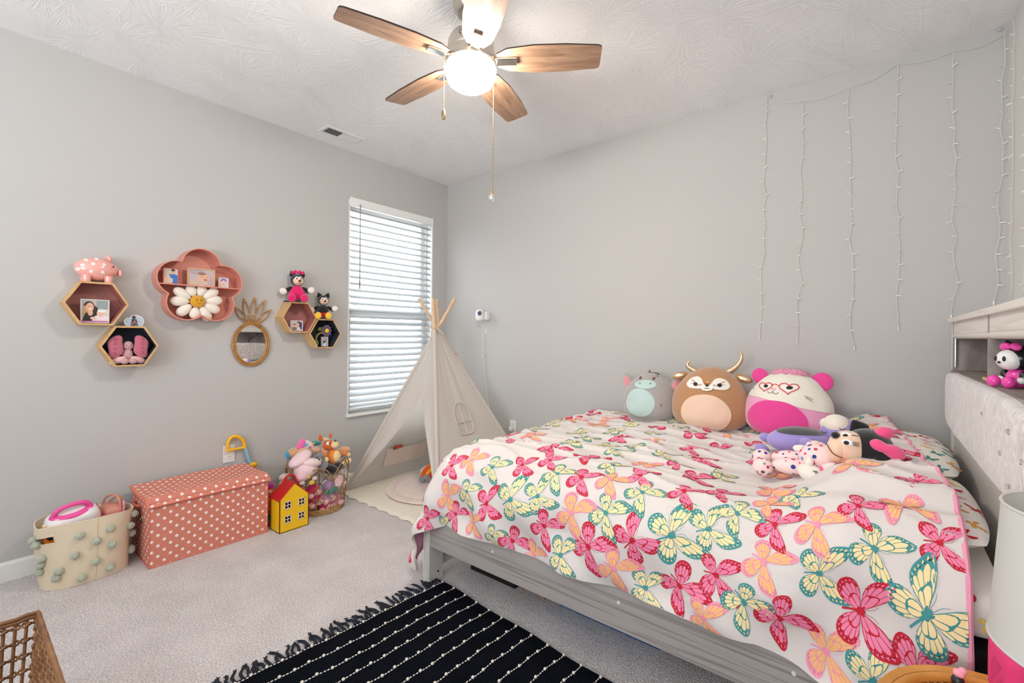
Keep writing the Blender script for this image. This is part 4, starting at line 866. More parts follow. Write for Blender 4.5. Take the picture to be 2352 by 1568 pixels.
def face(A, B, ta, tb, sag, nu=24, nv=30, cut=None, name='canvas_panel', m=None):
    """panel between two poles from floor (v=0) to top (v=1), sagging inwards"""
    cen = (F1 + F2 + F3 + F4) / 4
    def f(u, v):
        p = A.lerp(ta, v).lerp(B.lerp(tb, v), u); n = (cen - (A + B) / 2); n.z = 0; n.normalize()
        s = math.sin(PI * u); wr_ = .006 * math.sin(u * 17 + v * 3) * s * (v ** .5) + .004 * math.sin(u * 31) * s * v
        return p + n * (sag * s * math.sin(PI * min(1, v * 1.02)) + wr_) + V(0, 0, .012 * s * (1 - v) ** 6)
    return f
fbk = face(F3, F4, aps[2], aps[3], .03); flf = face(F4, F1, aps[3], aps[0], .03); frt = face(F2, F3, aps[1], aps[2], .02); ffr = face(F1, F2, aps[0], aps[1], .02)
MB().grid(20, 26, fbk).build('back_panel', M_tcan, tee, ang=None); MB().grid(20, 26, flf).build('left_panel', M_tcan, tee, ang=None)
# right panel with an arched window left open and filled with mesh
WU, WV = min(((a / 60, b_ / 60) for a in range(8, 53) for b_ in range(8, 50)), key=lambda q: (lambda p: math.hypot(p[0] - 1064, p[1] - 962))(topix(frt(*q))))
def inwin(u, v):
    du = (u - WU) * (1 - v); dv = v - WV
    return abs(du) < .072 and -.088 < dv < .088 and (dv < .02 or (du / .072) ** 2 + ((dv - .02) / .068) ** 2 < 1) and (dv > -.05 or (du / .072) ** 4 + ((dv + .03) / .058) ** 4 < 1)
nu, nv = 90, 110
mb = MB(); vs = [frt(i / nu, j / nv) for j in range(nv + 1) for i in range(nu + 1)]; ms_ = MB()
fs = []; fw_ = []
for j in range(nv):
    for i in range(nu):
        q = (j * (nu + 1) + i, j * (nu + 1) + i + 1, (j + 1) * (nu + 1) + i + 1, (j + 1) * (nu + 1) + i); (fw_ if inwin((i + .5) / nu, (j + .5) / nv) else fs).append(q)
mb.add(vs, fs).build('right_panel', M_tcan, tee, ang=None); ms_.add(vs, fw_).build('window_mesh', M_sheer, tee, ang=None)
def uw(du, dv): v = WV + dv; return Vector(frt(WU + du / (1 - v), v)) + V(.004, -.001, 0)
ol = [(-.055, -.080), (-.072, -.058), (-.072, -.02), (-.072, .02)] + [(.072 * math.cos(PI - PI * i / 10), .02 + .068 * math.sin(PI * i / 10)) for i in range(1, 10)] + [(.072, .02), (.072, -.02), (.072, -.058), (.055, -.080), (.03, -.088), (-.03, -.088)]
MB().tube([uw(a, b_) for a, b_ in ol], .0075, 6, True).build('window_binding', M_tcan, tee)
MB().tube([uw(0, -.088 + i * .0176) for i in range(11)], .006, 6).tube([uw(-.072 + i * .0144, -.02) for i in range(11)], .006, 6).build('window_cross', M_tcan, tee)
# front panel: solid above, opening below with two flaps pulled aside
ovt = .60
def edge(v): return max(0., (1 - v / ovt)) ** 1.15
mb = MB()
def ftop(u, v): return ffr(u, ovt + (1 - ovt) * v)
MB().grid(22, 12, ftop).build('front_top_panel', M_tcan, tee, ang=None)
vapx = .60; ua = .535
def lflap(u, v):   # u: 0 pole .. 1 opening edge
    vv = v * vapx; e = .02 + ua * .97 * v ** 1.35; p = Vector(ffr(u * e, vv)); return p + V(-.004, -.012, 0) * (u * math.sin(PI * v)) + V(0, .01 * math.sin(u * 9) * (1 - v), 0)
def rflap(u, v):
    vv = v * vapx; e = lerp(.975, ua, v ** 2.8); p = Vector(ffr(lerp(1, e, u), vv)); return p + V(0, -.012, 0) * (u * math.sin(PI * v)) + V(0, .003 * math.sin(u * 8 + v * 5), 0)
MB().grid(14, 26, lflap).build('left_flap', M_tcan, tee, ang=None); MB().grid(14, 26, rflap).build('right_flap', M_tcan, tee, ang=None)
for A, ta in ((F1, aps[0]), (F2, aps[1]), (F3, aps[2])): MB().tube([A.lerp(ta, k / 12) for k in range(13)], .017, 8).build('pole_sleeve', M_tcan, tee)
# neck knot, ribbons and bow
MB().tube([AP_ + V(.030 * math.cos(t), .030 * math.sin(t), -.012 + .006 * math.sin(2 * t)) for t in [2 * PI * i / 16 for i in range(16)]], .010, 7, True).build('neck_tie', M_cotr, tee)
for k, (x_, y_) in enumerate(((985, 757), (1012, 760), (978, 756), (1018, 768))): q = pix(x_, y_, 1, -.68); MB().tube(spline([AP_ + V(0, -.03, -.01), AP_.lerp(q, .6) + V(0, -.02, .01), q], 4), [.004, .005, .005, .004, .006, .006, .005, .004, .003], 6).build('tie_ribbon', M_tcan, tee)
q = pix(1043, 812, 1, -.45)
for a, b_ in (((1034, 808), .018), ((1048, 812), .022)): c = pix(*a, 1, -.46); MB().ell(c, (b_, .010, .010), ROT(0, 10, 0)).build('ribbon_bow', M_cotr, tee)
# floor mat of the tent
M_tmat = fabric('tent_mat_quilted', (238, 230, 214), 40, .04, .2, .95, .5, .006)
tm = thing('teepee_floor_mat', 'cream quilted mat with wavy edge under the teepee', 'mat', (.66, -.64, 0))
def matp(u, v):
    x = lerp(.06, 1.24, u); y = lerp(-1.225, -.04, v); e = min(u, 1 - u, v, 1 - v)
    q = max(0, 1 - e / .012); x += .008 * math.sin(v * 60) * q; y += .010 * math.sin(u * 60) * q
    return (x, y, .003 + .008 * min(1, e / .03) + .0018 * abs(math.sin((u + v) * 40) * math.sin((u - v) * 40)))
MB().grid(90, 90, matp).build('mat_sheet', M_tmat, tm, ang=None)
# round pink rug, pocket with booklets, cloud rainbow, speckled cushion
M_fur = fabric('fluffy_blush', (240, 216, 206), 90, .07, .8, 1., .9, .010)
rr = thing('round_fluffy_rug', 'round blush fluffy cushion rug inside the teepee', 'rug', (.62, -.66, .012))
MB().lathe([(.35, .013), (.368, .022), (.365, .034), (.34, .041), (.305, .036), (.297, .033), (.285, .038), (.24, .043), (.14, .044), (.18 * .01, .044)], 64, (.62, -.70, 0)).build('rug_disc', M_fur, rr)
pk = thing('teepee_pocket', 'blush fabric pocket sewn inside teepee back panel', 'pocket', (.42, -.18, .2)) if False else None
def onback(u, v, o=.0): p = Vector(fbk(u, v)); return p + V(0, -o, 0)
LG = [(i / 40, j / 60) for i in range(41) for j in range(40)]; LGP = [topix(flf(*q)) for q in LG]
def onleft(px, py): k = min(range(len(LG)), key=lambda i: math.hypot(LGP[i][0] - px, LGP[i][1] - py)); return LG[k]
PKT = [onleft(877, 1075), onleft(968, 1050), onleft(982, 1008), onleft(889, 1032)]
def pkp(u, v):
    a, b_, c, d = PKT; q = (lerp(lerp(a[0], b_[0], u), lerp(d[0], c[0], u), v), lerp(lerp(a[1], b_[1], u), lerp(d[1], c[1], u), v)); return Vector(flf(*q)) + V(.012 + .022 * v * math.sin(PI * u), 0, -.012 * v * math.sin(PI * u))
MB().grid(12, 6, pkp).build('inner_pocket', fabric('pocket_blush', (238, 222, 212), 300, .03, .1), tee, ang=None, label='blush inner pocket')
bk = thing('booklet_stack', 'small dark booklets poking out of the teepee pocket', 'booklets', tuple(pkp(.2, 1)))
p = pkp(.2, 1.0) + V(.002, 0, .006)
for k in range(3): MB().box(p + V(.012 * k, -.004 * k, .006 * k), (.012, .08, .022), ROT(6 - 5 * k, 0, 0)).build('booklet', mat('booklet_%d' % k, ((70, 54, 40), (186, 140, 60), (196, 80, 50))[k], .6), bk, False)
rb = thing('rainbow_cushion', 'orange rainbow toy with grey cloud ends on round rug', 'toy', tuple(pix(1000, 1102, 2, .045)))
ctr = pix(1000, 1096, 2, .082)
for k, (r_, rgb) in enumerate(((.105, (236, 92, 30)), (.075, (250, 176, 30)), (.045, (226, 60, 60)))):
    MB().tube([ctr + V(r_ * math.cos(PI * i / 14) * .6, r_ * math.cos(PI * i / 14) * .8, r_ * math.sin(PI * i / 14)) for i in range(15)], .017, 10).build('rainbow_arc', plushmat('rainbow_%d' % k, rgb), rb)
for s_ in (-1, 1):
    for dx, dz in ((-.03, -.005), (.02, -.01), (0, .012)): MB().ell(ctr + V(s_ * .075 * .6 + dx * .62, s_ * .075 * .8 + dx * .8, dz), (.032, .03, .026)).build('cloud_puff', plushmat('cloud_grey', (150, 148, 148)), rb)
sp = thing('speckled_pillow', 'white speckled pillow inside the teepee behind rainbow', 'pillow', tuple(pix(984, 1085, 2, .046)))
spc = pix(984, 1080, 2, .085)
MB().ell(spc, (.05, .08, .045), None, 24, 16).build('pillow_body', plushmat('speckle_white', (236, 230, 226)), sp, ang=None)
for k in range(40):
    a, t = random.uniform(0, 2 * PI), random.uniform(-.2, 1.4); d = V(math.cos(t) * math.cos(a), math.cos(t) * math.sin(a), math.sin(t)); MB().ell(spc + V(d.x * .05, d.y * .08, d.z * .045), (.002, .002, .002), None, 6, 4).build('speckle', M_blk, sp)
# ------------------------------------------------------------------ bed
M_bedw = wood('bed_whitewashed_grain', (170, 163, 159), (132, 125, 121), (1.1, 30, 60), .55, .08, (.33, .50))
M_bedp = mat('bed_white_laminate', (222, 218, 212), .45, var=(14, .03)); M_bedd = wood('shelf_grey_oak', (176, 164, 158), (128, 116, 112), (10, 3, 3), .6, .08, (.3, .7))
M_top = wood('headboard_white_grain', (232, 228, 222), (206, 198, 188), (14, 1.2, 34), .5, .06, (.2, .5))
M_blackc = mat('black_fabric', (14, 14, 16), .95, bump=(300, .5, .002))
YN, YF = -1.640, -.075; XF = 1.60; XH = 3.655
bed = thing('platform_bed', 'whitewashed platform bed with tufted bookcase headboard', 'bed', (2.7, -.86, 0))
MB().bx(XF + .02, XH + .02, YN + .004, YN + .030, .188, .40).build('side_rail', M_bedw, bed, False, bevel=.003)
MB().bx(XF + .02, XH + .02, YF - .03, YF, .188, .40).build('side_rail', M_bedw, bed, False, bevel=.003)
for yy, s_ in ((YN, 1), (YF, -1)):
    y0, y1 = (yy, yy + .095) if s_ > 0 else (yy - .095, yy)
    p_ = MB().bx(XF, XF + .045, y0, y1, 0, .40).build('foot_post', M_bedp, bed, False, bevel=.002)
    for k in range(3): MB().bx(XF + .004 + k * .014, XF + .012 + k * .014, (y0 - .005) if s_ > 0 else y1, y0 if s_ > 0 else (y1 + .005), 0, .40).build('reeding', M_bedp, p_, False, bevel=.002)
MB().lathe([(.005, 0), (.005, .002)], 12, (XF + .045, YN + .060, .045), ROT(0, 90, 0)).build('bolt_hole', M_black, bed)
MB().bx(XF + .006, XF + .030, YN + .095, YF - .095, .06, .40).build('footboard', M_bedp, bed, False, bevel=.002)
for xx in (2.06, 2.66, 3.2):
    q = .235; MB().lathe([(.0065, 0), (.006, .003), (.003, .004)], 12, (xx, YN + .004, .29 if xx < 2.2 else .29), ROT(90, 0, 0)).build('rail_cap', M_bedp, bed)
for k in range(9): MB().bx(1.75 + k * .21, 1.82 + k * .21, YN + .03, YF - .03, .34, .36).build('bed_slat', M_bedp, bed, False)
# headboard: bookcase with velvet panel
HY0, HY1_ = -1.66, -.150
M_velv, nt, b = newmat('crushed_velvet_silver'); v = coord(nt, 'Object', (1, 9, 4)); n1 = N(nt, 'ShaderNodeTexNoise', i_Scale=3.6, i_Detail=7., i_Distortion=3.2); nt.links.new(v, n1.inputs['Vector'])
cr = N(nt, 'ShaderNodeValToRGB'); nt.links.new(n1.outputs[0], cr.inputs[0]); e = cr.color_ramp.elements; e[0].position = .38; e[0].color = lin((196, 186, 182)); e[1].position = .66; e[1].color = lin((238, 234, 230))
nt.links.new(cr.outputs[0], b.inputs['Base Color']); b.inputs['Roughness'].default_value = .6; b.inputs['Sheen Weight'].default_value = .6; bumpn(nt, n1.outputs[0], .5, .006, b)
MB().bx(XH, 3.845, HY0, HY0 + .02, 0, 1.325).build('side_panel', M_bedp, bed, False, bevel=.002); MB().bx(XH, 3.845, HY1_ - .018, HY1_, 0, 1.325).build('side_panel', M_bedp, bed, False, bevel=.002)
MB().bx(XH - .012, 3.85, HY0 - .012, HY1_ + .012, 1.325, 1.347).build('top_board', M_top, bed, False, bevel=.002)
MB().bx(XH + .004, XH + .022, HY0 + .02, HY1_ - .018, 1.272, 1.325).build('fascia', M_top, bed, False)
MB().tube([(XH + .012, HY0 + .03, 1.262), (XH + .012, HY1_ - .03, 1.262)], .0125, 12).build('roller_bar', M_bedp, bed)
MB().tube([(XH + .012, HY1_ - .026, 1.115), (XH + .012, HY1_ - .026, 1.25)], .006, 10).build('metal_tube', M_chrome, bed)
MB().bx(XH - .002, 3.83, HY0 + .02, HY1_ - .018, 1.085, 1.103).build('shelf_board', M_bedd, bed, False)
MB().bx(3.825, 3.84, HY0 + .02, HY1_ - .018, .5, 1.325).build('back_board', M_bedd, bed, False)
for yy in (-1.055,): MB().bx(XH + .002, 3.825, yy - .008, yy + .008, 1.103, 1.325).build('divider', M_bedd, bed, False)
MB().bx(XH + .010, XH + .022, HY0 + .02, HY1_ - .018, .30, 1.085).build('lower_board', M_bedp, bed, False)
MB().bx(XH + .002, 3.825, HY1_ - .0205, HY1_ - .018, 1.103, 1.325).build('inner_panel', M_bedd, bed, False)
vp = rbox((XH + .002, (HY0 + HY1_) / 2 + .0, .974), (.066, HY1_ - HY0 - .005, .252), 7, 48, 24); vpo = vp.build('velvet_panel', M_velv, bed, ang=None)
M_cry = mat('crystal', (250, 250, 252), .02, trans=.9)
cb = MB().ell((0, 0, 0), (.005, .007, .007), None, 7, 5).mesh('crystal_button', M_cry, False)
for (a, b_) in ((2254, 949), (2312, 991), (2312, 1116), (2294, 1040), (2340, 1060)):
    q = pix(a, b_, 0, 3.622); link('crystal_button', cb, vpo, loc=(3.624, q.y, q.z))
# cable and coasters in the cubbies
cbk = thing('charging_cable', 'black charging cable hanging in the headboard cubby', 'cable', (3.79, -.35, 1.103))
MB().tube(spline([(3.80, -.24, 1.26), (3.77, -.27, 1.22), (3.80, -.30, 1.19), (3.80, -.36, 1.15), (3.79, -.385, 1.1055)], 6), .0045, 7).build('wire', mat('cable_black', (22, 22, 24), .5), cbk)
M_coast = mat('coaster_wood', (224, 190, 144), .5)
for k in range(2): tag(MB().box((3.72 + .02 * k, -.93 + .05 * k, 1.110 + .011 * k), (.10, .16 - .06 * k, .011), ROT(0, 0, 6 * k)).build('wooden_coaster', M_coast, None, False, bevel=.002), ('large pale wooden board lying in headboard cubby', 'small pale wooden block stacked on the cubby board')[k], 'board')

# box spring and mattress
tag(rbox((2.64, -.86, .452), (2.0, 1.50, .10), 30, 64, 24).build('box_spring', M_blackc, None, ang=50), 'black fabric box spring between rail and mattress', 'box spring')
M_sheet = mat('sheet_white', (240, 234, 228), .85, bump=(14, .25, .012), spec=.2)
mt = thing('mattress', 'mattress in white fitted sheet printed with small butterflies', 'mattress', (2.63, -.86, .502))
MSX = (1.70, 3.62); 
def matt(u, v):       # closed section swept along x
    a = 2 * PI * v; c, s = math.cos(a), math.sin(a); e = 2 / 4.5
    yy = -.86 + .745 * math.copysign(abs(c) ** e, c); zz = .578 + .080 * math.copysign(abs(s) ** e, s)
    wv_ = .006 * noise.noise(Vector((u * 18, yy * 5, zz * 9))) + .003 * noise.noise(Vector((u * 60, yy * 2, zz * 30)))
    k = 1 - .02 * max(0, abs(2 * u - 1) - .97) / .03
    return Vector((lerp(*MSX, u), -.86 + (yy + .86) * k, zz + wv_))
mb = MB().grid(80, 64, matt); nv = 64
mb.add([matt(0, v / nv) for v in range(nv)], [tuple(range(nv))]); mb.add([matt(1, v / nv) for v in range(nv)], [tuple(range(nv))[::-1]]); mb.build('mattress_body', M_sheet, mt, ang=60)

# ---- butterfly outlines
FORE = [(23, .10), (27, .56), (31, .88), (35, 1.08), (40, 1.15), (45, 1.08), (52, .97), (60, .88), (68, .76), (75, .60), (81, .38), (85, .10)]
HIND = [(86, .10), (90, .40), (96, .58), (104, .70), (114, .76), (125, .77), (136, .73), (147, .64), (156, .51), (163, .34), (168, .12)]
def rad(tab, ph):
    for (a, r0), (b_, r1) in zip(tab, tab[1:]):
        if a <= ph <= b_: return lerp(r0, r1, (ph - a) / (b_ - a))
    return 0.
def polar(ph, r, s): a = math.radians(ph) * s; return r * math.cos(a), r * math.sin(a)
def monarch(mb, fn, size, dark, light, o1=.0007, o2=.0012, veins=True):
    """two-colour butterfly printed on a surface; fn(u, v, off) maps fabric metres; head along +u"""
    g = lambda u, v, o: fn(u * size, v * size, o)
    for s in (1, -1):
        for tab, n in ((FORE, 16), (HIND, 14)):
            a0, a1 = tab[0][0], tab[-1][0]; nr = 5; vs = []
            for i in range(n + 1):
                ph = lerp(a0, a1, i / n); R_ = rad(tab, ph) * (1 + (.018 * math.sin(ph * 1.1) if tab is HIND else 0))
                for k in range(nr + 1): vs.append(g(*polar(ph, lerp(.03, R_, k / nr), s), o1))
            fs = [(i * (nr + 1) + k, i * (nr + 1) + k + 1, (i + 1) * (nr + 1) + k + 1, (i + 1) * (nr + 1) + k) for i in range(n) for k in range(nr)]
            mb.add(vs, [f[::-s] if s < 0 else f for f in fs], dark)
            if not veins: continue
            tiers = ((.13, .47, 2, .016), (.50, .83, 5 if tab is FORE else 6, .014), (.88, .945, 9, .016))
            for (q0, q1, cnt, gap) in tiers:
                b0, b1 = a0 + 5, a1 - 5
                for c in range(cnt):
                    p0 = lerp(b0, b1, c / cnt); p1 = lerp(b0, b1, (c + 1) / cnt); rm = rad(tab, (p0 + p1) / 2); gd = math.degrees(gap / max(.08, rm * (q0 + q1) / 2))
                    p0 += gd / 2; p1 -= gd / 2
                    if p1 - p0 < 1.2: continue
                    na, nk = (4, 4) if cnt < 9 else (2, 1); vs = []
                    for i in range(na + 1):
                        ph = lerp(p0, p1, i / na); R_ = min(rad(tab, ph), rm * 1.12); e = 1 - .10 * (abs(2 * i / na - 1) ** 2)
                        for k in range(nk + 1): vs.append(g(*polar(ph, R_ * lerp(q0, q1 * e, k / nk), s), o2))
                    fs = [(i * (nk + 1) + k, i * (nk + 1) + k + 1, (i + 1) * (nk + 1) + k + 1, (i + 1) * (nk + 1) + k) for i in range(na) for k in range(nk)]
                    mb.add(vs, fs, light)
        if veins: mb.stroke([(.12, s * .03), (.30, s * .075), (.42, s * .16)], .008, g, dark, o1)
    mb.patch(el(.0, 0, .13, .055, 12), g, 2, None, dark, o2 * 1.1); mb.stroke([(-.10, 0), (-.25, .0), (-.42, -.02)], .045, g, dark, o1 * 1.1)
def small_bf(mb, fn, size, mi):
    g = lambda u, v, o: fn(u * size, v * size, o)
    for s in (1, -1):
        for tab in (FORE, HIND):
            a0, a1 = tab[0][0], tab[-1][0]; n = 6; vs = []
            for i in range(n + 1):
                ph = lerp(a0, a1, i / n)
                for k in range(3): vs.append(g(*polar(ph, lerp(.02, rad(tab, ph), k / 2), s), .0009))
            mb.add(vs, [(i * 3 + k, i * 3 + k + 1, i * 3 + 4 + k, i * 3 + 3 + k) for i in range(n) for k in range(2)], mi)
    mb.stroke([(.12, 0), (-.3, 0)], .10, g, mi, .0011)
SM = [mat('print_small_%d' % i, c, .85) for i, c in enumerate(((206, 34, 44), (44, 140, 122), (232, 160, 72), (240, 212, 112), (240, 158, 178)))]

# ---- comforter: fabric coordinates (a, b) equal (x, y) on the flat top, the rest hangs over the edges
A0, A1, B0, B1 = 1.17, 3.55, -1.925, -.105
XE, YE, RB = 1.785, -1.440, .215
def a_right(b): return lerp(3.55, 3.42, max(0, min(1, (b + 1.36) / 1.16)))
def ztop(x, y):
    z = .700 + .135 * sstep(3.10, 3.34, x) * (1 - .6 * sstep(-1.36, -1.52, y)) - .012 * sstep(2.2, 1.7, x)
    z += .012 * math.sin((y + .1) * 2.1) 
    return z
def prof(d):
    if d < RB * PI / 2: return RB * math.sin(d / RB), RB * (1 - math.cos(d / RB))
    q = d - RB * PI / 2; return RB + .06 * q, RB + .985 * q
def comf0(a, b):
    ax, by = max(0, XE - a), max(0, YE - b); d = math.hypot(ax, by)
    x, y = max(a, XE), max(b, YE)
    z = ztop(x, y)
    if d > 0:
        o, dn = prof(d); ux, uy = -ax / d, -by / d; corner = min(ax, by) / d
        hang = max(0, d - .12)
        fl_ = hang * (.05 * math.sin((a - b) * 13 + 1) + .03 * math.sin((a + 1.4 * b) * 21))
        fl_ += corner * hang * (.34 + .10 * math.sin(math.atan2(by, ax) * 6 + .4))
        x += ux * (o + fl_); y += uy * (o + fl_); z -= dn
    # puffs and creases
    n1 = noise.noise(Vector((a * 2.6, b * 3.1, 1.3))); n2 = noise.noise(Vector((a * 5.5 + 3, b * 11, .2))); n3 = 1 - abs(noise.noise(Vector((a * 3.2, b * 8.5 + a * 2, 5))))
    n4 = noise.noise(Vector((a * 16, b * 22, 3)))
    k = 1 - .5 * sstep(0, .2, d)
    z += k * (.018 * n1 + .009 * n2 + .020 * n3 ** 6 + .003 * n4)
    if d > .15: y -= .010 * n1 * (by > 0) + .006 * n2 * (by > 0); x -= .010 * n1 * (ax > 0)
    return Vector((x, y, max(z, .012)))
NA, NB = 260, 200
GA = [A0 + (A1 - A0) * i / NA for i in range(NA + 1)]
def comf(a, b):
    k = (a_right(b) - A0) / (A1 - A0); a = A0 + (a - A0) * k
    if b < YE: b = YE - (YE - b) * (1 + .24 * sstep(3.10, 3.34, a))
    return comf0(a, b)
GR = [[comf(A0 + (A1 - A0) * i / NA, B0 + (B1 - B0) * j / NB) for i in range(NA + 1)] for j in range(NB + 1)]
GN = [[None] * (NA + 1) for _ in range(NB + 1)]
for j in range(NB + 1):
    for i in range(NA + 1):
        du = GR[j][min(i + 1, NA)] - GR[j][max(i - 1, 0)]; dv = GR[min(j + 1, NB)][i] - GR[max(j - 1, 0)][i]; GN[j][i] = du.cross(dv).normalized()
def csurf(a, b, off):
    fi = min(max((a - A0) / (A1 - A0) * NA, 0), NA - 1e-6); fj = min(max((b - B0) / (B1 - B0) * NB, 0), NB - 1e-6); i, j = int(fi), int(fj); u, v = fi - i, fj - j
    p = GR[j][i].lerp(GR[j][i + 1], u).lerp(GR[j + 1][i].lerp(GR[j + 1][i + 1], u), v); return p + GN[j][i] * off
M_comf = mat('comforter_white', (220, 212, 208), .8, bump=(700, .15, .0006), spec=.25, sheen=.15); M_cund = mat('comforter_underside_pink', (206, 140, 168), .85)
cf = thing('butterfly_comforter', 'white comforter printed with large red, teal and peach butterflies', 'comforter', (2.6, -.9, .69))
mb = MB(); w_ = NA + 1; mb.add([GR[j][i] for j in range(NB + 1) for i in range(w_)], [(j * w_ + i, j * w_ + i + 1, (j + 1) * w_ + i + 1, (j + 1) * w_ + i) for j in range(NB) for i in range(NA)])
mb.add([GR[j][i] - GN[j][i] * .014 for j in range(NB + 1) for i in range(w_)], [(j * w_ + i, (j + 1) * w_ + i, (j + 1) * w_ + i + 1, j * w_ + i + 1) for j in range(NB) for i in range(NA)], 1)
bd = [(0, i) for i in range(NA)] + [(j, NA) for j in range(NB)] + [(NB, i) for i in range(NA, 0, -1)] + [(j, 0) for j in range(NB, 0, -1)]
vs = [GR[j][i] for j, i in bd] + [GR[j][i] - GN[j][i] * .014 for j, i in bd]; n_ = len(bd); mb.add(vs, [(i, n_ + i, n_ + (i + 1) % n_, (i + 1) % n_) for i in range(n_)], 0)
mb.build('quilt', [M_comf, M_cund], cf, ang=70)
MB().tube([GR[j][NA] - GN[j][NA] * .007 for j in range(0, NB + 1, 2)], .0085, 7).build('pink_edge', mat('edge_pink', (240, 160, 186), .8), cf, label='pink satin edge')
# where a photo pixel falls on the quilt
PX = np.array([topix(GR[j][i]) for j in range(0, NB + 1) for i in range(0, NA + 1)])
def fab(px, py):
    d = np.hypot(PX[:, 0] - px, PX[:, 1] - py); c = np.where(d < 14)[0]
    if len(c) == 0: c = np.argsort(d)[:6]
    zmin = PX[c, 2].min(); c = c[PX[c, 2] < zmin + .12]; k = c[np.argmin(d[c])]; j, i = divmod(int(k), NA + 1)
    return A0 + (A1 - A0) * i / NA, B0 + (B1 - B0) * j / NB
# (x, y, head dx, head dy in px, kind, half-span)
BF = [(1038, 1068, 40, 8, 'R', .088), (1084, 1056, 30, 24, 'P', .092), (1130, 1070, 26, 22, 'T', .095), (1200, 1064, 30, 12, 'R', .08), (1263, 1056, 30, 12, 'R', .08), (1281, 1088, 30, 24, 'T', .095), (1337, 1098, 34, 18, 'R', .092), (1401, 1100, 30, 20, 'P', .09), (1407, 1068, 30, 14, 'T', .09),
      (1170, 1148, 34, -12, 'T', .125), (1233, 1138, 30, -8, 'T', .105), (1118, 1158, 26, -10, 'R', .098), (1072, 1126, 26, 14, 'T', .085), (1030, 1138, 30, 14, 'P', .105), (982, 1190, 22, 12, 'R', .09), (1048, 1182, 22, 16, 'R', .09), (1024, 1214, 18, 24, 'T', .08), (1088, 1200, 24, 14, 'P', .08), (938, 1262, 20, 2, 'R', .085), (976, 1254, 12, 14, 'P', .08), (1130, 1230, 20, 16, 'T', .07), (1176, 1242, 16, 20, 'R', .092), (1249, 1208, 22, 16, 'R', .092), (1311, 1180, 26, 16, 'P', .11), (1393, 1180, 26, 18, 'T', .105), (1349, 1256, 22, 18, 'R', .11), (1287, 1272, 26, 10, 'T', .095), (1453, 1238, 26, -12, 'R', .115), (1541, 1228, 30, -14, 'T', .14), (1625, 1216, 28, -10, 'T', .115), (1475, 1130, 26, 22, 'T', .10), (1571, 1128, 28, 16, 'R', .095), (1469, 1091, 30, 8, 'R', .085), (1655, 1130, 28, 14, 'R', .09), (1226, 1276, 24, 14, 'P', .085), (1411, 1306, 26, 18, 'P', .105), (1481, 1352, 26, 8, 'T', .10), (1559, 1345, 22, 18, 'R', .115), (1645, 1318, 24, 18, 'R', .11), (1613, 1418, 26, 12, 'P', .10), (1690, 1178, 24, 14, 'T', .10),
      (1780, 1205, 28, 14, 'R', .10), (1880, 1205, 28, 14, 'P', .105), (1975, 1162, 26, 16, 'R', .09), (2078, 1162, 26, 16, 'P', .10), (2106, 1104, 22, 14, 'R', .09), (2160, 1250, 20, 6, 'R', .095), (2013, 1258, 24, 26, 'T', .105), (1885, 1313, 32, 10, 'T', .11), (1752, 1290, 30, 18, 'P', .11), (1705, 1385, 26, 12, 'T', .11), (1790, 1418, 22, 20, 'R', .115), (1972, 1408, 26, -10, 'R', .125), (2125, 1405, 34, -12, 'T', .14), (1893, 1492, 26, 20, 'P', .115), (2008, 1562, 26, -8, 'T', .11), (2105, 1535, 26, 10, 'R', .11), (1830, 1140, 26, 10, 'T', .09), (1655, 1090, 26, 12, 'T', .085), (1560, 1068, 26, 10, 'R', .08), (1770, 1160, 26, 12, 'P', .085)]
KIND = {'R': (0, 1), 'T': (2, 3), 'P': (4, 5)}
PRM = [mat('print_wing_%d' % i, c, .8, var=(45, .07)) for i, c in enumerate(((198, 22, 48), (240, 132, 168), (66, 146, 148), (246, 224, 168), (244, 148, 180), (246, 186, 124)))]
mb = MB(); used = []
def put(a, b, ang, kind, size):
    c, s = math.cos(ang), math.sin(ang)
    def f(u, v, o):
        A_, B_ = a + u * c - v * s, b + u * s + v * c
        A_ = min(max(A_, A0 + .002), A1 - .002); B_ = min(max(B_, B0 + .002), B1 - .002); return csurf(A_, B_, o)
    q_ = MB(); e9 = (len(used) % 9) * .00022; monarch(q_, f, size, 0, 1, .0007 + e9, .0012 + e9); q_.build('butterfly_motif', [PRM[i] for i in KIND[kind]], cf, ang=None); used.append((a, b, size))
for (x, y, hx, hy, kind, s) in BF:
    a, b_ = fab(x, y); a2, b2 = fab(x + hx * .5, y + hy * .5); put(a, b_, math.atan2(b2 - b_, a2 - a), kind, s * lerp(.93, .74, sstep(1300, 1850, x)))
rnd = random.Random(5); kinds = 'RTPRT'; t_ = 0
for _ in range(9000):
    a, b_ = rnd.uniform(A0 + .03, A1 - .03), rnd.uniform(B0 + .03, B1 - .02); s = rnd.uniform(.080, .098)
    if (b_ > -1.38 or a < 1.72) and all(math.hypot(a - u, b_ - v) > (s + q) * .90 for u, v, q in used): put(a, b_, rnd.uniform(-1.0, .35), kinds[t_ % 5], s); t_ += 1

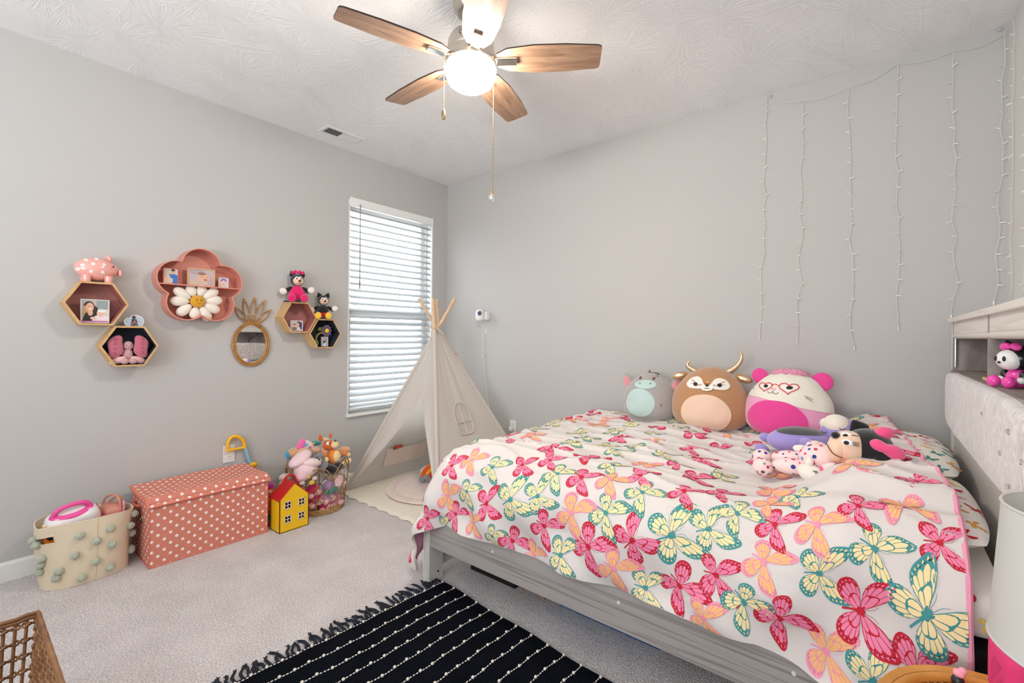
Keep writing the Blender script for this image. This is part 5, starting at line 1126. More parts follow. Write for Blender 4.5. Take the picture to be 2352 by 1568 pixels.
# ---- pillows and the sheet print
def pillow(c, half, rot, label):
    t = thing('bed_pillow', label, 'pillow', c, world=False, rot=rot, group='butterfly pillows at the headboard')
    hx, hy, hz = half
    def sf(u, v, o, sgn=1):
        a, b = max(-1, min(1, u / hx)), max(-1, min(1, v / hy)); q = max(0., (1 - abs(a) ** 2.6)) ** .55 * max(0., (1 - abs(b) ** 2.6)) ** .55
        w = .006 * noise.noise(Vector((u * 9, v * 9, c[1] * 5))) * q
        return Vector((u * (1 - .13 * abs(b) ** 3), v * (1 - .09 * abs(a) ** 3), sgn * (hz * q + w) + o * sgn))
    MB().grid(36, 44, lambda u, v: sf((2 * u - 1) * hx, (2 * v - 1) * hy, 0)).grid(36, 44, lambda u, v: sf((1 - 2 * u) * hx, (2 * v - 1) * hy, 0, -1)).build('pillow_case', M_sheet, t, ang=None)
    mb = MB(); rn = random.Random(int(-c[1] * 100)); us = []
    for _ in range(3000):
        u, v = rn.uniform(-hx * .92, hx * .92), rn.uniform(-hy * .93, hy * .93)
        if all(math.hypot(u - p, v - q) > .062 for p, q in us):
            a = rn.uniform(-.8, .8) + 1.2; cc, ss = math.cos(a), math.sin(a); q_ = MB(); small_bf(q_, lambda p, q, o: sf(u + p * cc - q * ss, v + p * ss + q * cc, o), .026, 0); q_.build('butterfly_motif', SM[rn.randrange(5)], t, ang=None); us.append((u, v))
pillow((3.425, -.555, .750), (.205, .385, .070), (0, math.radians(-3), 0), 'far butterfly-print pillow against the back wall end')
pillow((3.435, -1.215, .722), (.190, .300, .058), (math.radians(3), math.radians(-4), 0), 'near butterfly-print pillow beside the white lamp')
mb = MB(); rn = random.Random(3); us = []
def near_side(u, v, o): # fitted sheet, side facing the room
    v = max(-.076, min(.076, v)); zz = .578 + v; return Vector((u, -.86 - .003 - o - .745 * max(0, 1 - abs(v / .080) ** 4.5) ** (1 / 4.5), zz))
for _ in range(4000):
    u, v = rn.uniform(3.3, 3.59), rn.uniform(-.042, .042)
    if all(math.hypot(u - p, v - q) > .046 for p, q in us):
        a = rn.uniform(0, 6.2); cc, ss = math.cos(a), math.sin(a); q_ = MB(); small_bf(q_, lambda p, q, o: near_side(u + p * cc - q * ss, v + p * ss + q * cc, o + .002), .024, 0); q_.build('butterfly_motif', SM[rn.randrange(5)], mt, ang=None); us.append((u, v))

# ---- stored under the bed
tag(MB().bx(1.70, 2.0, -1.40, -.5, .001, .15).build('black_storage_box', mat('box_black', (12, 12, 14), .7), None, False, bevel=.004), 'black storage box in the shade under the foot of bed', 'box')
tag(MB().bx(2.02, 2.03, -1.38, -1.2, .001, .12).bx(2.02, 2.16, -1.20, -1.19, .001, .12).bx(2.15, 2.16, -1.38, -1.2, .001, .12).build('cardboard_tray', mat('cardboard', (176, 140, 100), .9), None, False), 'brown cardboard tray under the bed', 'box')
ub = thing('blue_storage_bin', 'blue plastic under-bed bin with grey lid', 'storage bin', (2.5, -1.1, 0))
MB().bx(2.235, 2.72, -1.38, -.85, .001, .12).build('tub', mat('plastic_blue', (20, 88, 160), .4), ub, False, bevel=.012); MB().bx(2.21, 2.745, -1.40, -.83, .12, .14).build('lid', mat('plastic_grey', (90, 94, 104), .5), ub, False, bevel=.006)
# ------------------------------------------------------------------ plush row on the bed
def eggR(t):
    """relative radius of a squashy egg at relative height t"""
    if t < .36: return max(0., 1 - ((.36 - t) / .365) ** 3.0) ** (1 / 2.6)
    return max(0., 1 - ((t - .36) / .645) ** 2.05) ** (1 / 1.75)
class Egg:
    def __init__(s, name, label, cx, cy, z0, w, h, dep, rz, m, lean=0):
        s.w, s.h, s.k = w / 2, h, dep / w
        s.t = thing(name, label, 'plush toy', (cx, cy, z0), world=False, rot=(math.radians(lean), 0, rz)); s.m = m
        prof_ = [(max(.001, s.R(i / 28 * h)), i / 28 * h) for i in range(29)]
        vs = MB().lathe(prof_, 44, sy=s.k); vs.v = [tuple(Vector(p) * 1 + Vector((0, 0, 0)) + Vector(p).normalized() * .006 * noise.noise(Vector(p) * 12)) for p in vs.v]
        vs.build('body', m, s.t, ang=None)
    def R(s, z): return s.w * eggR(min(1, max(0, z / s.h)))
    def f(s, u, v, o):
        r = s.R(v); q = r * r - u * u; y = -s.k * math.sqrt(max(q, 0)); n = Vector((u, y / (s.k * s.k), (v - s.h * .4) * .5)); n = n.normalized() if n.length > 1e-6 else Vector((0, -1, 0))
        p = Vector((u, y, v)); d = p.normalized() * .006 * noise.noise(p * 12) if p.length else p
        return p + d + n * (o + .0015)
    def patch(s, name, ol, m, rings=6, c=None, off=.001, label=None, par=None): return MB().patch(ol, s.f, rings, c, 0, off).build(name, m, par or s.t, ang=None, label=label)
    def stroke(s, name, pts, w, m, off=.003, par=None): return MB().stroke(pts, w, s.f, 0, off).build(name, m, par or s.t, ang=None)
    def ell(s, name, c, r, m, R_=None, fn=None, label=None, par=None): return MB().ell(c, r, R_, 20, 14, 0, fn).build(name, m, par or s.t, ang=None, label=label)
def bez(pts, n=8): return [(p.x, p.y) for p in spline([(a, b, 0) for a, b in pts], n)]
M_brn = mat('embroidery_brown', (110, 62, 36), .7); M_ink = M_blk
# grey donkey
M_dg = plushmat('plush_grey', (172, 166, 164)); M_dm = plushmat('plush_mint', (190, 214, 210)); M_dp = plushmat('plush_rose_ear', (228, 150, 158))
d = Egg('donkey_plush', 'round grey donkey plush with mint muzzle and belly on bed', 2.205, -.235, .688, .355, .318, .27, math.radians(4), M_dg, -6)
d.patch('belly', [(a * 1., b) for a, b in el(-.028, .118, .098, .088, 36)], M_dm, 8); d.patch('muzzle', el(-.006, .236, .072, .030, 30), M_dm, 6)
for s_ in (-1, 1):
    d.patch('eye', el(s_ * .044 - .004, .278, .0075, .009, 12), M_brn, 2, None, .003); d.patch('nostril', el(s_ * .034 - .004, .241, .004, .004, 10), M_brn, 2, None, .004)
    d.ell('ear', (s_ * .150, .02, .235), (.034, .020, .085), M_dg, ROT(0, s_ * 28, 0)); d.ell('ear_lining', (s_ * .153, .004, .228), (.024, .014, .066), M_dp, ROT(0, s_ * 28, 0))
    d.stroke('paw_mark', [(s_ * .118 - .02, .118), (s_ * .130 - .02, .117)], .003, M_brn); d.stroke('paw_mark', [(s_ * .118 - .02, .108), (s_ * .130 - .02, .107)], .003, M_brn)
d.stroke('brow', bez([(.040, .296), (.050, .300), (.058, .292)]), .003, M_brn)
d.ell('mane', (.005, .02, .312), (.045, .03, .013), plushmat('plush_brown_mane', (110, 72, 44)))
MB().lathe([(.010, 0), (.004, .018), (.0008, .026)], 8, (-.012, .0, .314)).build('mane_tuft', plushmat('plush_brown_mane', (0, 0, 0)), d.t)
# tan antelope with gold horns
M_at = plushmat('plush_camel', (186, 138, 98)); M_ab = plushmat('plush_blush_fluff', (240, 208, 184)); M_aw = plushmat('plush_white', (246, 240, 232)); M_gold = mat('gold_lame', (228, 200, 160), .22, .85, bump=(70, .5, .004)); M_ambr = mat('embroidery_amber', (176, 110, 44), .7)
d = Egg('antelope_plush', 'round tan antelope plush with metallic gold horns on bed', 2.585, -.245, .680, .440, .385, .31, math.radians(8), M_at, -6)
d.patch('belly', el(-.006, .105, .135, .108, 40), M_ab, 9, None, .004)
for s_ in (-1, 1):
    d.patch('eye_patch', bez([(s_ * .020, .262), (s_ * .030, .300), (s_ * .058, .318), (s_ * .098, .304), (s_ * .118, .272), (s_ * .098, .248), (s_ * .058, .244), (s_ * .030, .248)], 4), M_aw, 5, (s_ * .065, .278), .002)
    d.patch('eye', el(s_ * .064, .271, .0125, .0115, 16), M_ink, 3, None, .005); d.stroke('lash', [(s_ * .066, .283), (s_ * .090, .297)], .004, M_ambr, .005); d.stroke('lash', [(s_ * .076, .274), (s_ * .090, .277)], .002, M_ink, .005); d.stroke('cheek_line', [(s_ * .028, .272), (s_ * .050, .266)], .004, M_ambr, .005)
    e_ = d.ell('ear', (s_ * .180, .01, .322), (.052, .016, .025), M_at, ROT(0, s_ * 14, 0)); d.ell('ear_lining', (s_ * .186, -.010, .321), (.040, .010, .017), M_gold, ROT(0, s_ * 14, 0))
    hp_ = [(.085, .02, .352), (.125, .01, .380), (.158, 0, .415), (.170, -.005, .455), (.158, -.005, .492)] if s_ > 0 else [(-.080, .02, .352), (-.118, .012, .372), (-.138, .005, .392), (-.122, .0, .418)]
    P_ = spline(hp_, 5); n_ = len(P_); MB().tube(P_, [lerp(.020, .005, (i / (n_ - 1)) ** 1.3) for i in range(n_)], 12).build('horn', M_gold, d.t)
d.patch('snout', bez([(-.020, .283), (0, .290), (.020, .283), (.034, .262), (.026, .240), (0, .234), (-.026, .240), (-.034, .262)], 4), M_aw, 4, (0, .262), .006); d.patch('snout_bridge', [(-.016, .286), (.016, .286), (.020, .274), (0, .268), (-.020, .274)], M_ambr, 3, None, .007)
d.patch('nose', [(-.012, .272), (.012, .272), (.007, .262), (0, .258), (-.007, .262)], M_ink, 2, None, .009); d.stroke('mouth', bez([(-.014, .250), (-.007, .246), (0, .251), (.007, .246), (.014, .250)], 4), .0025, M_ink, .009)
# pink hamster with heart glasses
M_hc = plushmat('plush_cream', (240, 234, 220)); M_hp = plushmat('plush_candy_pink', (240, 166, 200)); M_hh = plushmat('plush_hot_pink', (232, 74, 152)); M_hred = mat('embroidery_red', (214, 60, 70), .7); M_hfur = fabric('long_pink_fur', (244, 160, 190), 70, .2, .8, 1., 1., .012)
d = Egg('hamster_plush', 'round pink and cream hamster plush with heart glasses on bed', 2.995, -.255, .690, .430, .372, .31, math.radians(-4), M_hp, -6)
top_ = []
for i in range(61):
    u = lerp(-.2155, .2155, i / 60); top_.append(u)
mb = MB(); nu = 48; nv_ = 14; vs = []
def hairline(th): return lerp(.225, .165, sstep(-1.4, 1.3, th))     # cream cap sits above a slanting line
for j in range(nv_ + 1):
    for i in range(nu + 1):
        th = lerp(-1.5, 1.5, i / nu); z = lerp(hairline(th), d.h * .985, j / nv_); r = d.R(z); u = r * math.sin(th); p = d.f(u * .9999, z, .0008); vs.append(p)
mb.add(vs, [(j * (nu + 1) + i, j * (nu + 1) + i + 1, (j + 1) * (nu + 1) + i + 1, (j + 1) * (nu + 1) + i) for j in range(nv_) for i in range(nu)]); mb.build('cream_face', M_hc, d.t, ang=None, label='cream face')
d.patch('belly', [(a - .03, b) for a, b in el(0, .100, .148, .104, 40)], M_hh, 9, None, .0015, label='hot pink belly')
for s_, cx_, k in ((-1, -.090, .9), (1, .024, 1.12)):
    d.patch('lens', [(cx_ + a * .040 * k, .276 + b * .030 * k) for a, b in heart(36)], M_aw, 4, (cx_, .276), .002)
    hh_ = [(cx_ + a * .042 * k, .276 + b * .032 * k) for a, b in heart(36)]; d.stroke('glasses_frame', hh_ + hh_[:2], .0048, M_hred, .004)
    d.patch('eye', el(cx_ + .004, .278, .0135 * k, .0095 * k, 16), M_ink, 3, None, .004)
d.stroke('glasses_bridge', bez([(-.060, .286), (-.040, .292), (-.018, .284)]), .0042, M_hred); d.patch('nose', [(-.058, .270), (-.034, .270), (-.040, .258), (-.046, .255), (-.052, .258)], M_hp, 2, None, .004)
d.stroke('mouth', bez([(-.072, .250), (-.066, .242), (-.054, .242), (-.047, .251), (-.040, .241), (-.026, .241), (-.020, .250)], 4), .0026, M_ink)
for a in ((.095, .240, .130, .228), (.100, .232, .132, .216), (-.152, .262, -.170, .262)): d.stroke('whisker', [(a[0], a[1]), ((a[0] + a[2]) / 2, (a[1] + a[3]) / 2 + .002), (a[2], a[3])], .002, M_ink)
d.ell('ear', (-.150, .01, .338), (.043, .014, .045), M_hh, ROT(0, -30, 0)); d.ell('ear', (.152, .01, .325), (.052, .016, .050), M_hh, ROT(0, 25, 0))
d.ell('fur_tuft', (.005, -.01, .357), (.090, .05, .028), M_hfur, None, lambda p: p * (1 + .16 * noise.noise(p * 70)), label='shaggy pink tuft')
fr_ = MB(); rn = random.Random(9)
for _ in range(420):
    a, t = rn.uniform(0, 2 * PI), rn.uniform(-.2, 1.3); n = Vector((math.cos(t) * math.cos(a), math.cos(t) * math.sin(a), math.sin(t))); p = Vector((.005, -.01, .357)) + Vector((n.x * .088, n.y * .048, n.z * .026)); q = p + Vector((n.x, n.y, n.z * .7)) * rn.uniform(.008, .018) + Vector((rn.uniform(-.006, .006), rn.uniform(-.006, .006), -.003))
    fr_.tube([p, q], [.0016, .0003], 4)
fo = fr_.build('fur_strands', M_hfur, d.t, ang=None); fo['kind'] = 'stuff'

# ---- plushes lying on the comforter
def zc(x, y): 
    b = None
    for j in range(0, NB + 1, 4):
        for i in range(0, NA + 1, 4):
            p = GR[j][i]; q = (p.x - x) ** 2 + (p.y - y) ** 2
            if b is None or q < b[0]: b = (q, p.z)
    return b[1]
M_lil = plushmat('plush_lilac', (164, 150, 214)); M_char = plushmat('plush_charcoal', (78, 76, 78)); M_ivo = plushmat('plush_ivory', (240, 230, 214))
za = zc(3.08, -.70)
lp = thing('lilac_plush', 'lilac plush dozing on its back with charcoal belly patch', 'plush toy', (3.08, -.70, za))
B_ = lambda x, y, z: pix(x, y, 2, z)
def at_(px, py, y): return pix(px, py, 1, y)
bodyc = at_(1835, 1012, -.70); hc = at_(1925, 985, -.62)
bodyc = Vector((bodyc.x, -.70, max(bodyc.z, za + .045))); ax_ = math.atan2(hc.y - bodyc.y, hc.x - bodyc.x); RZ = Matrix.Rotation(ax_, 3, 'Z')
MB().ell(bodyc, (.135, .075, .062), RZ, 26, 18).build('body', M_lil, lp, ang=None)
MB().patch(el(0, 0, .100, .052, 30), lambda u, v, o: Vector(bodyc) + RZ @ Vector((u, v * .95 - .012, .062 * math.sqrt(max(.0, 1 - (u / .135) ** 2 - ((v * .95 - .012) / .075) ** 2)) + .003)), 6).build('belly', M_char, lp, ang=None, label='charcoal belly patch')
hc = Vector((hc.x, hc.y, hc.z + .0)); MB().ell(hc, (.068, .066, .062), RZ, 24, 16).build('head', M_lil, lp, ang=None)
fcz = hc + V(-.006, -.018, .022); MB().ell(fcz, (.052, .052, .046), RZ, 20, 14).build('face', M_ivo, lp, ang=None)
mzl = at_(1898, 972, -.64); MB().ell(mzl, (.026, .026, .026)).build('muzzle', M_ivo, lp, ang=None); MB().ell(mzl + V(.002, -.004, .024), (.009, .008, .006)).build('nose', M_hp, lp, ang=None)
for (a, b_) in ((1893, 992), (1934, 985)): q = at_(a, b_, -.705); MB().tube(spline([q + V(-.010, 0, .003), q + V(0, -.003, -.003), q + V(.010, 0, .003)], 4), .0016, 5).build('closed_eye', M_blk, lp)
for (a, b_, y) in ((1855, 1018, -.80), (1750, 1030, -.75), (1760, 1005, -.66), (1955, 990, -.60)): q = at_(a, b_, y); MB().ell(q, (.032, .024, .022), ROT(0, 20, 20)).build('limb', M_lil, lp, ang=None)
# cat doll in printed pyjamas
M_pyj, nt, b = newmat('pyjama_print'); v = coord(nt); vo = N(nt, 'ShaderNodeTexVoronoi', i_Scale=46., i_Randomness=.85); nt.links.new(v, vo.inputs['Vector'])
sx_ = N(nt, 'ShaderNodeSeparateColor'); nt.links.new(vo.outputs['Color'], sx_.inputs[0]); cr = N(nt, 'ShaderNodeValToRGB'); cr.color_ramp.interpolation = 'CONSTANT'; nt.links.new(sx_.outputs[0], cr.inputs[0])
els = cr.color_ramp.elements; els[0].color = lin((226, 50, 110)); els[0].position = 0; els[1].color = lin((40, 66, 140)); els[1].position = .22
for p_, c_ in ((.42, (206, 60, 80)), (.56, (130, 150, 180)), (.70, (240, 190, 70)), (.80, (120, 70, 110)), (.92, (130, 160, 140))): e = els.new(p_); e.color = lin(c_)
thr = mathn(nt, 'MULTIPLY_ADD', sx_.outputs[1], .26, .16); f = mathn(nt, 'LESS_THAN', vo.outputs['Distance'], thr)
nt.links.new(mixc(nt, f, lin((246, 214, 212)), cr.outputs[0]), b.inputs['Base Color']); b.inputs['Roughness'].default_value = .9
M_bow = plushmat('plush_bow_pink', (238, 84, 136))
yd = -1.10
dd = thing('cat_doll', 'black plush cat in printed pink pyjamas lying on bed', 'plush toy', (3.15, yd, zc(3.15, yd)))
D = lambda x, y, dy=0.: pix(x, y, 1, yd + dy)
def DE(n, c, r, m, R_=None, fn=None, label=None, par=None): return MB().ell(c, r, R_, 24, 16, 0, fn).build(n, m, par or dd, ang=None, label=label)
DE('torso', D(1880, 1050), (.066, .060, .052), M_pyj, ROT(0, -8, 0), label='printed pyjama body')
DE('leg', D(1815, 1070, -.03), (.062, .032, .030), M_pyj, ROT(0, -4, 0)); DE('leg', D(1812, 1052, .04), (.062, .032, .030), M_pyj, ROT(0, -4, 0))
DE('foot', D(1752, 1072, -.04), (.036, .036, .034), M_pyj); DE('foot', D(1750, 1050, .04), (.036, .034, .034), M_pyj)
DE('sleeve', D(1905, 1080, -.07), (.040, .028, .026), M_pyj, ROT(0, -30, 0)); DE('cuff', D(1893, 1086, -.078), (.012, .027, .026), M_bow, ROT(0, -25, 0))
pw = DE('paw', D(1865, 1088, -.085), (.046, .032, .032), M_pwht, ROT(0, 18, 0)); DE('thumb', D(1859, 1062, -.085), (.013, .015, .020), M_pwht, ROT(0, 10, 0), par=pw)
for k in range(3): q = D(1872 + k * 5, 1083 + k * 3.5, -.117); MB().tube([q + V(-.007, 0, .001), q + V(.007, 0, .002)], .0016, 5).build('paw_stitch', M_blk, pw)
DE('sleeve', D(1875, 1025, .05), (.035, .026, .022), M_pyj); DE('paw', D(1845, 1033, .05), (.036, .020, .018), M_pwht, ROT(0, 8, 0))
DE('head', D(1994, 1028, .01), (.074, .080, .068), M_pblk, ROT(0, 0, 20)); fc = DE('face', D(1948, 1026, -.025), (.060, .055, .058), M_ptan, ROT(0, 10, 0))
mzz = DE('muzzle', D(1925, 1030, -.035), (.036, .048, .050), M_ptan, ROT(0, 18, 0)); DE('nose', D(1919, 999, -.05), (.015, .018, .013), M_pblk, par=mzz)
MB().tube(spline([D(1898, 1018, -.075), D(1912, 1040, -.092), D(1935, 1052, -.09)], 5), .0018, 5).build('mouth', M_brn, mzz)
for (a, b_, y) in ((1944, 1016, -.083), (1942, 1000, -.055)): ey = DE('eye', D(a + 4, b_, y + .006), (.019, .008, .011), M_eyew, ROT(0, 10, 0)); DE('pupil', D(a, b_ + .5, y - .002), (.008, .005, .007), M_blk, par=ey); [MB().tube([D(a + 14, b_ - 1 + k * 3, y - .0), D(a + 30, b_ + k * 4 + 1, y + .008)], .0011, 5).build('eyelash', M_blk, ey) for k in (0, 1, 2)]
for (a, b_, y, ro) in ((1972, 984, .06, -30), (2036, 1056, -.05, 75)): DE('ear', D(a, b_, y), (.034, .016, .036), M_pblk, ROT(0, ro, 20), lambda p: Vector((p.x * (1 - .55 * max(0, p.z) / .036), p.y, p.z)))
for (a, b_, y, ro, s_) in ((2016, 1000, .0, -28, 1.), (2038, 1032, -.05, 24, 1.05)): DE('bow_loop', D(a, b_, y), (.050 * s_, .026, .026 * s_), M_bow, ROT(0, ro, 10), lambda p: Vector((p.x, p.y, p.z * (.6 + .4 * min(1, abs(p.x + .01) / .03)))))
DE('bow_knot', D(2004, 1018, -.03), (.014, .016, .016), M_bow)
# ------------------------------------------------------------------ bedside table with lamp, speaker cube, figurine
TCX, TCY, TR, TZ = 3.602, -1.968, .212, .508
M_cane = mat('cane_weave', (216, 156, 82), .55, bump=(150, .9, .004), var=(120, .12)); M_rrim = wood('rattan_rim', (222, 160, 82), (196, 130, 56), (10, 10, 10), .35, .05, (.3, .75))
ta = thing('rattan_side_table', 'round honey rattan side table with raised rim by bed', 'side table', (TCX, TCY, 0))
MB().lathe([(.195, TZ - .012), (.195, TZ)], 60, (TCX, TCY, 0)).build('table_top', M_cane, ta)
for k in range(34):
    u = -.19 + k * .38 / 33; h = math.sqrt(max(0, .194 ** 2 - u * u))
    if h > .01: MB().tube([(TCX + u, TCY - h, TZ + .001), (TCX + u, TCY + h, TZ + .001)], .0032, 5).build('cane_strand', M_cane, ta)
MB().tube([(TCX + .196 * math.cos(2 * PI * i / 64), TCY + .196 * math.sin(2 * PI * i / 64), TZ + .010) for i in range(64)], .0095, 10, True).build('inner_rim', M_rrim, ta)
MB().lathe([(.205, TZ - .03), (.224, TZ - .02), (.226, TZ + .008), (.218, TZ + .020), (.204, TZ + .016)], 72, (TCX, TCY, 0), cap0=False, cap1=False).build('outer_rim', M_rrim, ta)
for k in range(4):
    a = PI / 4 + k * PI / 2; MB().tube([(TCX + .17 * math.cos(a), TCY + .17 * math.sin(a), TZ - .02), (TCX + .15 * math.cos(a), TCY + .15 * math.sin(a), .001)], .014, 10).build('leg', M_rrim, ta)
MB().tube([(TCX + .155 * math.cos(2 * PI * i / 40), TCY + .155 * math.sin(2 * PI * i / 40), .16) for i in range(40)], .009, 8, True).build('stretcher_ring', M_rrim, ta)
# lamp
M_shade, nt, b = newmat('lamp_shade_linen'); b.inputs['Base Color'].default_value = lin((222, 221, 217)); b.inputs['Roughness'].default_value = .9
tr = N(nt, 'ShaderNodeBsdfTranslucent'); tr.inputs[0].default_value = lin((238, 234, 226)); mx = N(nt, 'ShaderNodeMixShader'); mx.inputs[0].default_value = .25
nt.links.new(b.outputs[0], mx.inputs[1]); nt.links.new(tr.outputs[0], mx.inputs[2]); nt.links.new(mx.outputs[0], nt.nodes['Material Output'].inputs[0])
LX, LY = 3.690, -1.985
la = thing('table_lamp', 'table lamp with white drum shade on rattan table', 'lamp', (LX, LY, TZ + .006))
MB().lathe([(.152, .725), (.137, .962)], 64, (LX, LY, 0), cap0=False, cap1=False).lathe([(.1355, .962), (.1505, .725)], 64, (LX, LY, 0), cap0=False, cap1=False).build('shade', M_shade, la, ang=None)
for r_, z_ in ((.137, .962), (.152, .725)): MB().tube([(LX + r_ * math.cos(2 * PI * i / 64), LY + r_ * math.sin(2 * PI * i / 64), z_) for i in range(64)], .0025, 6, True).build('shade_hem', M_shade, la)
MB().lathe([(.05, TZ + .006), (.052, TZ + .016), (.03, TZ + .03), (.012, TZ + .06), (.011, .75), (.016, .76), (.016, .80)], 24, (LX, LY, 0)).build('lamp_base', mat('lamp_white_metal', (230, 228, 224), .35), la)
MB().ell((LX, LY, .83), (.028, .028, .036)).build('bulb', mat('bulb_frosted', (244, 242, 238), .4), la)
for k in range(3): a = 2 * PI * k / 3; MB().tube([(LX, LY, .80), (LX + .136 * math.cos(a), LY + .136 * math.sin(a), .95)], .0015, 5).build('spider_wire', M_chrome, la)
# pink audio cube
M_cube = mat('cube_fabric_pink', (228, 56, 122), .75, bump=(500, .3, .001)); M_cw = mat('cube_white', (236, 234, 230), .4); M_cg = mat('cube_grey_ear', (116, 116, 122), .6)
sp_ = thing('audio_cube', 'hot pink fabric audio cube with white top and grey ears', 'speaker', (3.632, -1.812, TZ + .005), world=False, rot=(0, 0, math.radians(8.5)))
rbox((0, 0, .0605), (.122, .122, .121), 9, 40, 28).build('cube_body', M_cube, sp_, ang=60)
rbox((0, 0, .1205), (.098, .098, .010), 12, 36, 16, lambda p: Vector((p.x, p.y, max(p.z, -.004)))).build('top_plate', M_cw, sp_, ang=60)
MB().lathe([(.024, .1252), (.024, .1262)], 28, (.012, -.004, 0)).build('toy_dock', M_cube, sp_)
for (ex, ey_) in ((-.022, .018), (-.022, -.022)): MB().box((ex, ey_, .130), (.010, .026, .016), ROT(0, 0, 18)).build('ear_button', M_cg, sp_, False, bevel=.004)
hm = MB().lathe([(.0009, 0), (.0009, .0004)], 6, (0, 0, 0), ROT(90, 0, 0)).mesh('speaker_hole', mat('hole_dark', (120, 16, 60), .8))
for i in range(9):
    for j in range(10):
        if (i + j) % 9 < 7: link('speaker_hole', hm, sp_, loc=(-.0614, -.03 + j * .0058, .03 + i * .0068), rot=(0, 0, -PI / 2))
fg = thing('small_figurine', 'tiny pink and black figurine standing on rattan table', 'figurine', (3.505, -1.90, TZ + .004))
fp = pix(2213, 1556, 2, TZ + .045); 
fx_, fy_ = pix(2200, 1566, 2, TZ + .03).x, pix(2200, 1566, 2, TZ + .03).y
fg.location = (fx_, fy_, TZ + .004); ROOTW[fg.name] = Matrix.Translation((-fx_, -fy_, -TZ - .004))
MB().lathe([(.012, TZ + .005), (.013, TZ + .012), (.007, TZ + .022)], 14, (fx_, fy_, 0)).build('base', mat('fig_black', (36, 30, 34), .4), fg)
MB().ell((fx_, fy_, TZ + .032), (.011, .011, .013)).build('body', mat('fig_black', (0, 0, 0)), fg); MB().ell((fx_ + .002, fy_ + .002, TZ + .048), (.010, .009, .009)).ell((fx_ + .008, fy_ + .004, TZ + .055), (.007, .007, .006)).build('bow_top', mat('fig_pink', (244, 158, 176), .4), fg)

# ---- cat figurine on the headboard shelf
c = pix(2330, 860, 0, 3.70); cx_, cy_, cz_ = 3.70, c.y, 1.1035
M_gb = mat('vinyl_black', (26, 26, 30), .25); M_gw = mat('vinyl_white', (222, 222, 230), .3); M_gp = mat('vinyl_pink', (240, 76, 172), .25)
k_ = thing('cat_figurine', 'vinyl black and white cat figurine with pink feet on headboard', 'figurine', (cx_, cy_, cz_), world=False, rot=(0, 0, math.radians(-62)))  # faces -Y
G = lambda n, c, r, m, R_=None, fn=None, par=None: MB().ell(c, r, R_, 20, 14, 0, fn).build(n, m, par or k_, ang=None)
G('body', (0, .01, .030), (.030, .026, .030), M_gp); G('head', (0, .012, .088), (.044, .040, .038), M_gb); G('face', (-.002, -.010, .084), (.036, .028, .031), M_gw)
for s_ in (-1, 1):
    G('ear', (s_ * .034, .012, .122), (.018, .008, .022), M_gb, ROT(0, s_ * 24, 0), lambda p: Vector((p.x * (1 - .7 * max(0, p.z) / .022), p.y, p.z))); G('eye', (s_ * .014 - .002, -.036, .087), (.005, .003, .008), M_gb); G('foot', (s_ * .026, -.034, .018), (.017, .015, .0178), M_gp); G('arm', (s_ * .032, .0, .036), (.011, .011, .017), M_gb); G('paw', (s_ * .035, -.008, .024), (.011, .011, .010), M_gw); G('bow_loop', (s_ * .018, -.010, .124), (.018, .009, .012), M_gp, ROT(0, s_ * 12, 0))
G('nose', (-.002, -.0385, .076), (.005, .003, .0035), M_gb); G('bow_knot', (0, -.012, .122), (.007, .008, .007), M_gp)

# ------------------------------------------------------------------ rug
M_rug, nt, b = newmat('rug_black_ribbed'); v = coord(nt); wv = N(nt, 'ShaderNodeTexWave', i_Scale=22., i_Distortion=.5, i_Detail=1.); wv.bands_direction = 'X'; nt.links.new(v, wv.inputs['Vector'])
n1 = N(nt, 'ShaderNodeTexNoise', i_Scale=7., i_Detail=3.); nt.links.new(v, n1.inputs['Vector']); n2 = N(nt, 'ShaderNodeTexNoise', i_Scale=320., i_Detail=2.); nt.links.new(v, n2.inputs['Vector'])
nt.links.new(mixc(nt, n1.outputs[0], lin((9, 11, 16)), lin((20, 24, 33))), b.inputs['Base Color']); b.inputs['Roughness'].default_value = 1; b.inputs['Specular IOR Level'].default_value = .05
bumpn(nt, mathn(nt, 'ADD', wv.outputs[0], mathn(nt, 'MULTIPLY', n2.outputs[0], .5)), .8, .006, b)
M_yarn = mat('rug_white_yarn', (232, 226, 216), .9, bump=(300, .6, .003)); M_frng = mat('rug_fringe_navy', (30, 34, 46), 1., bump=(200, .8, .005))
ru = thing('fringed_rug', 'black ribbed rug with white dotted stripes and fringe', 'rug', (1.685, -1.59, .0), world=False, rot=(0, 0, math.radians(-4.4)))
RLn, RWd = 1.75, 1.25
def rugp(u, v): x, y = u * RLn, -v * RWd; return (x + .004 * math.sin(y * 9), y + .005 * math.sin(x * 14), .009 + .0025 * noise.noise(Vector((x * 4, y * 4, 0))))
MB().grid(60, 50, rugp).grid(60, 50, lambda u, v: (rugp(1 - u, v)[0], rugp(1 - u, v)[1], .001)).build('rug_field', M_rug, ru, ang=None)
MB().tube([(rugp(u / 60, 0)[0], rugp(u / 60, 0)[1], .006) for u in range(61)], .006, 6).build('rug_selvedge', M_rug, ru)
for k in range(21):
    x = .012 + k * .083; mb = MB(); y = -.004; i = 0
    while y > -RWd + .01:
        big = i % 4 == 0
        z = .0115 + .0025 * noise.noise(Vector((x * 4, y * 4, 0))); xx = x + .004 * math.sin(y * 9) + .002 * math.sin(y * 40 + k)
        if big: mb.ell((xx + random.uniform(-.002, .002), y, z + .002), (.0060, .0068, .0054), None, 8, 6)
        else: mb.ell((xx, y, z), (.0024, .0058, .0022), None, 6, 4)
        y -= random.uniform(.0125, .0145); i += 1
    o = mb.build('white_stitch_row', M_yarn, ru); o['kind'] = 'stuff'
n_ = 62
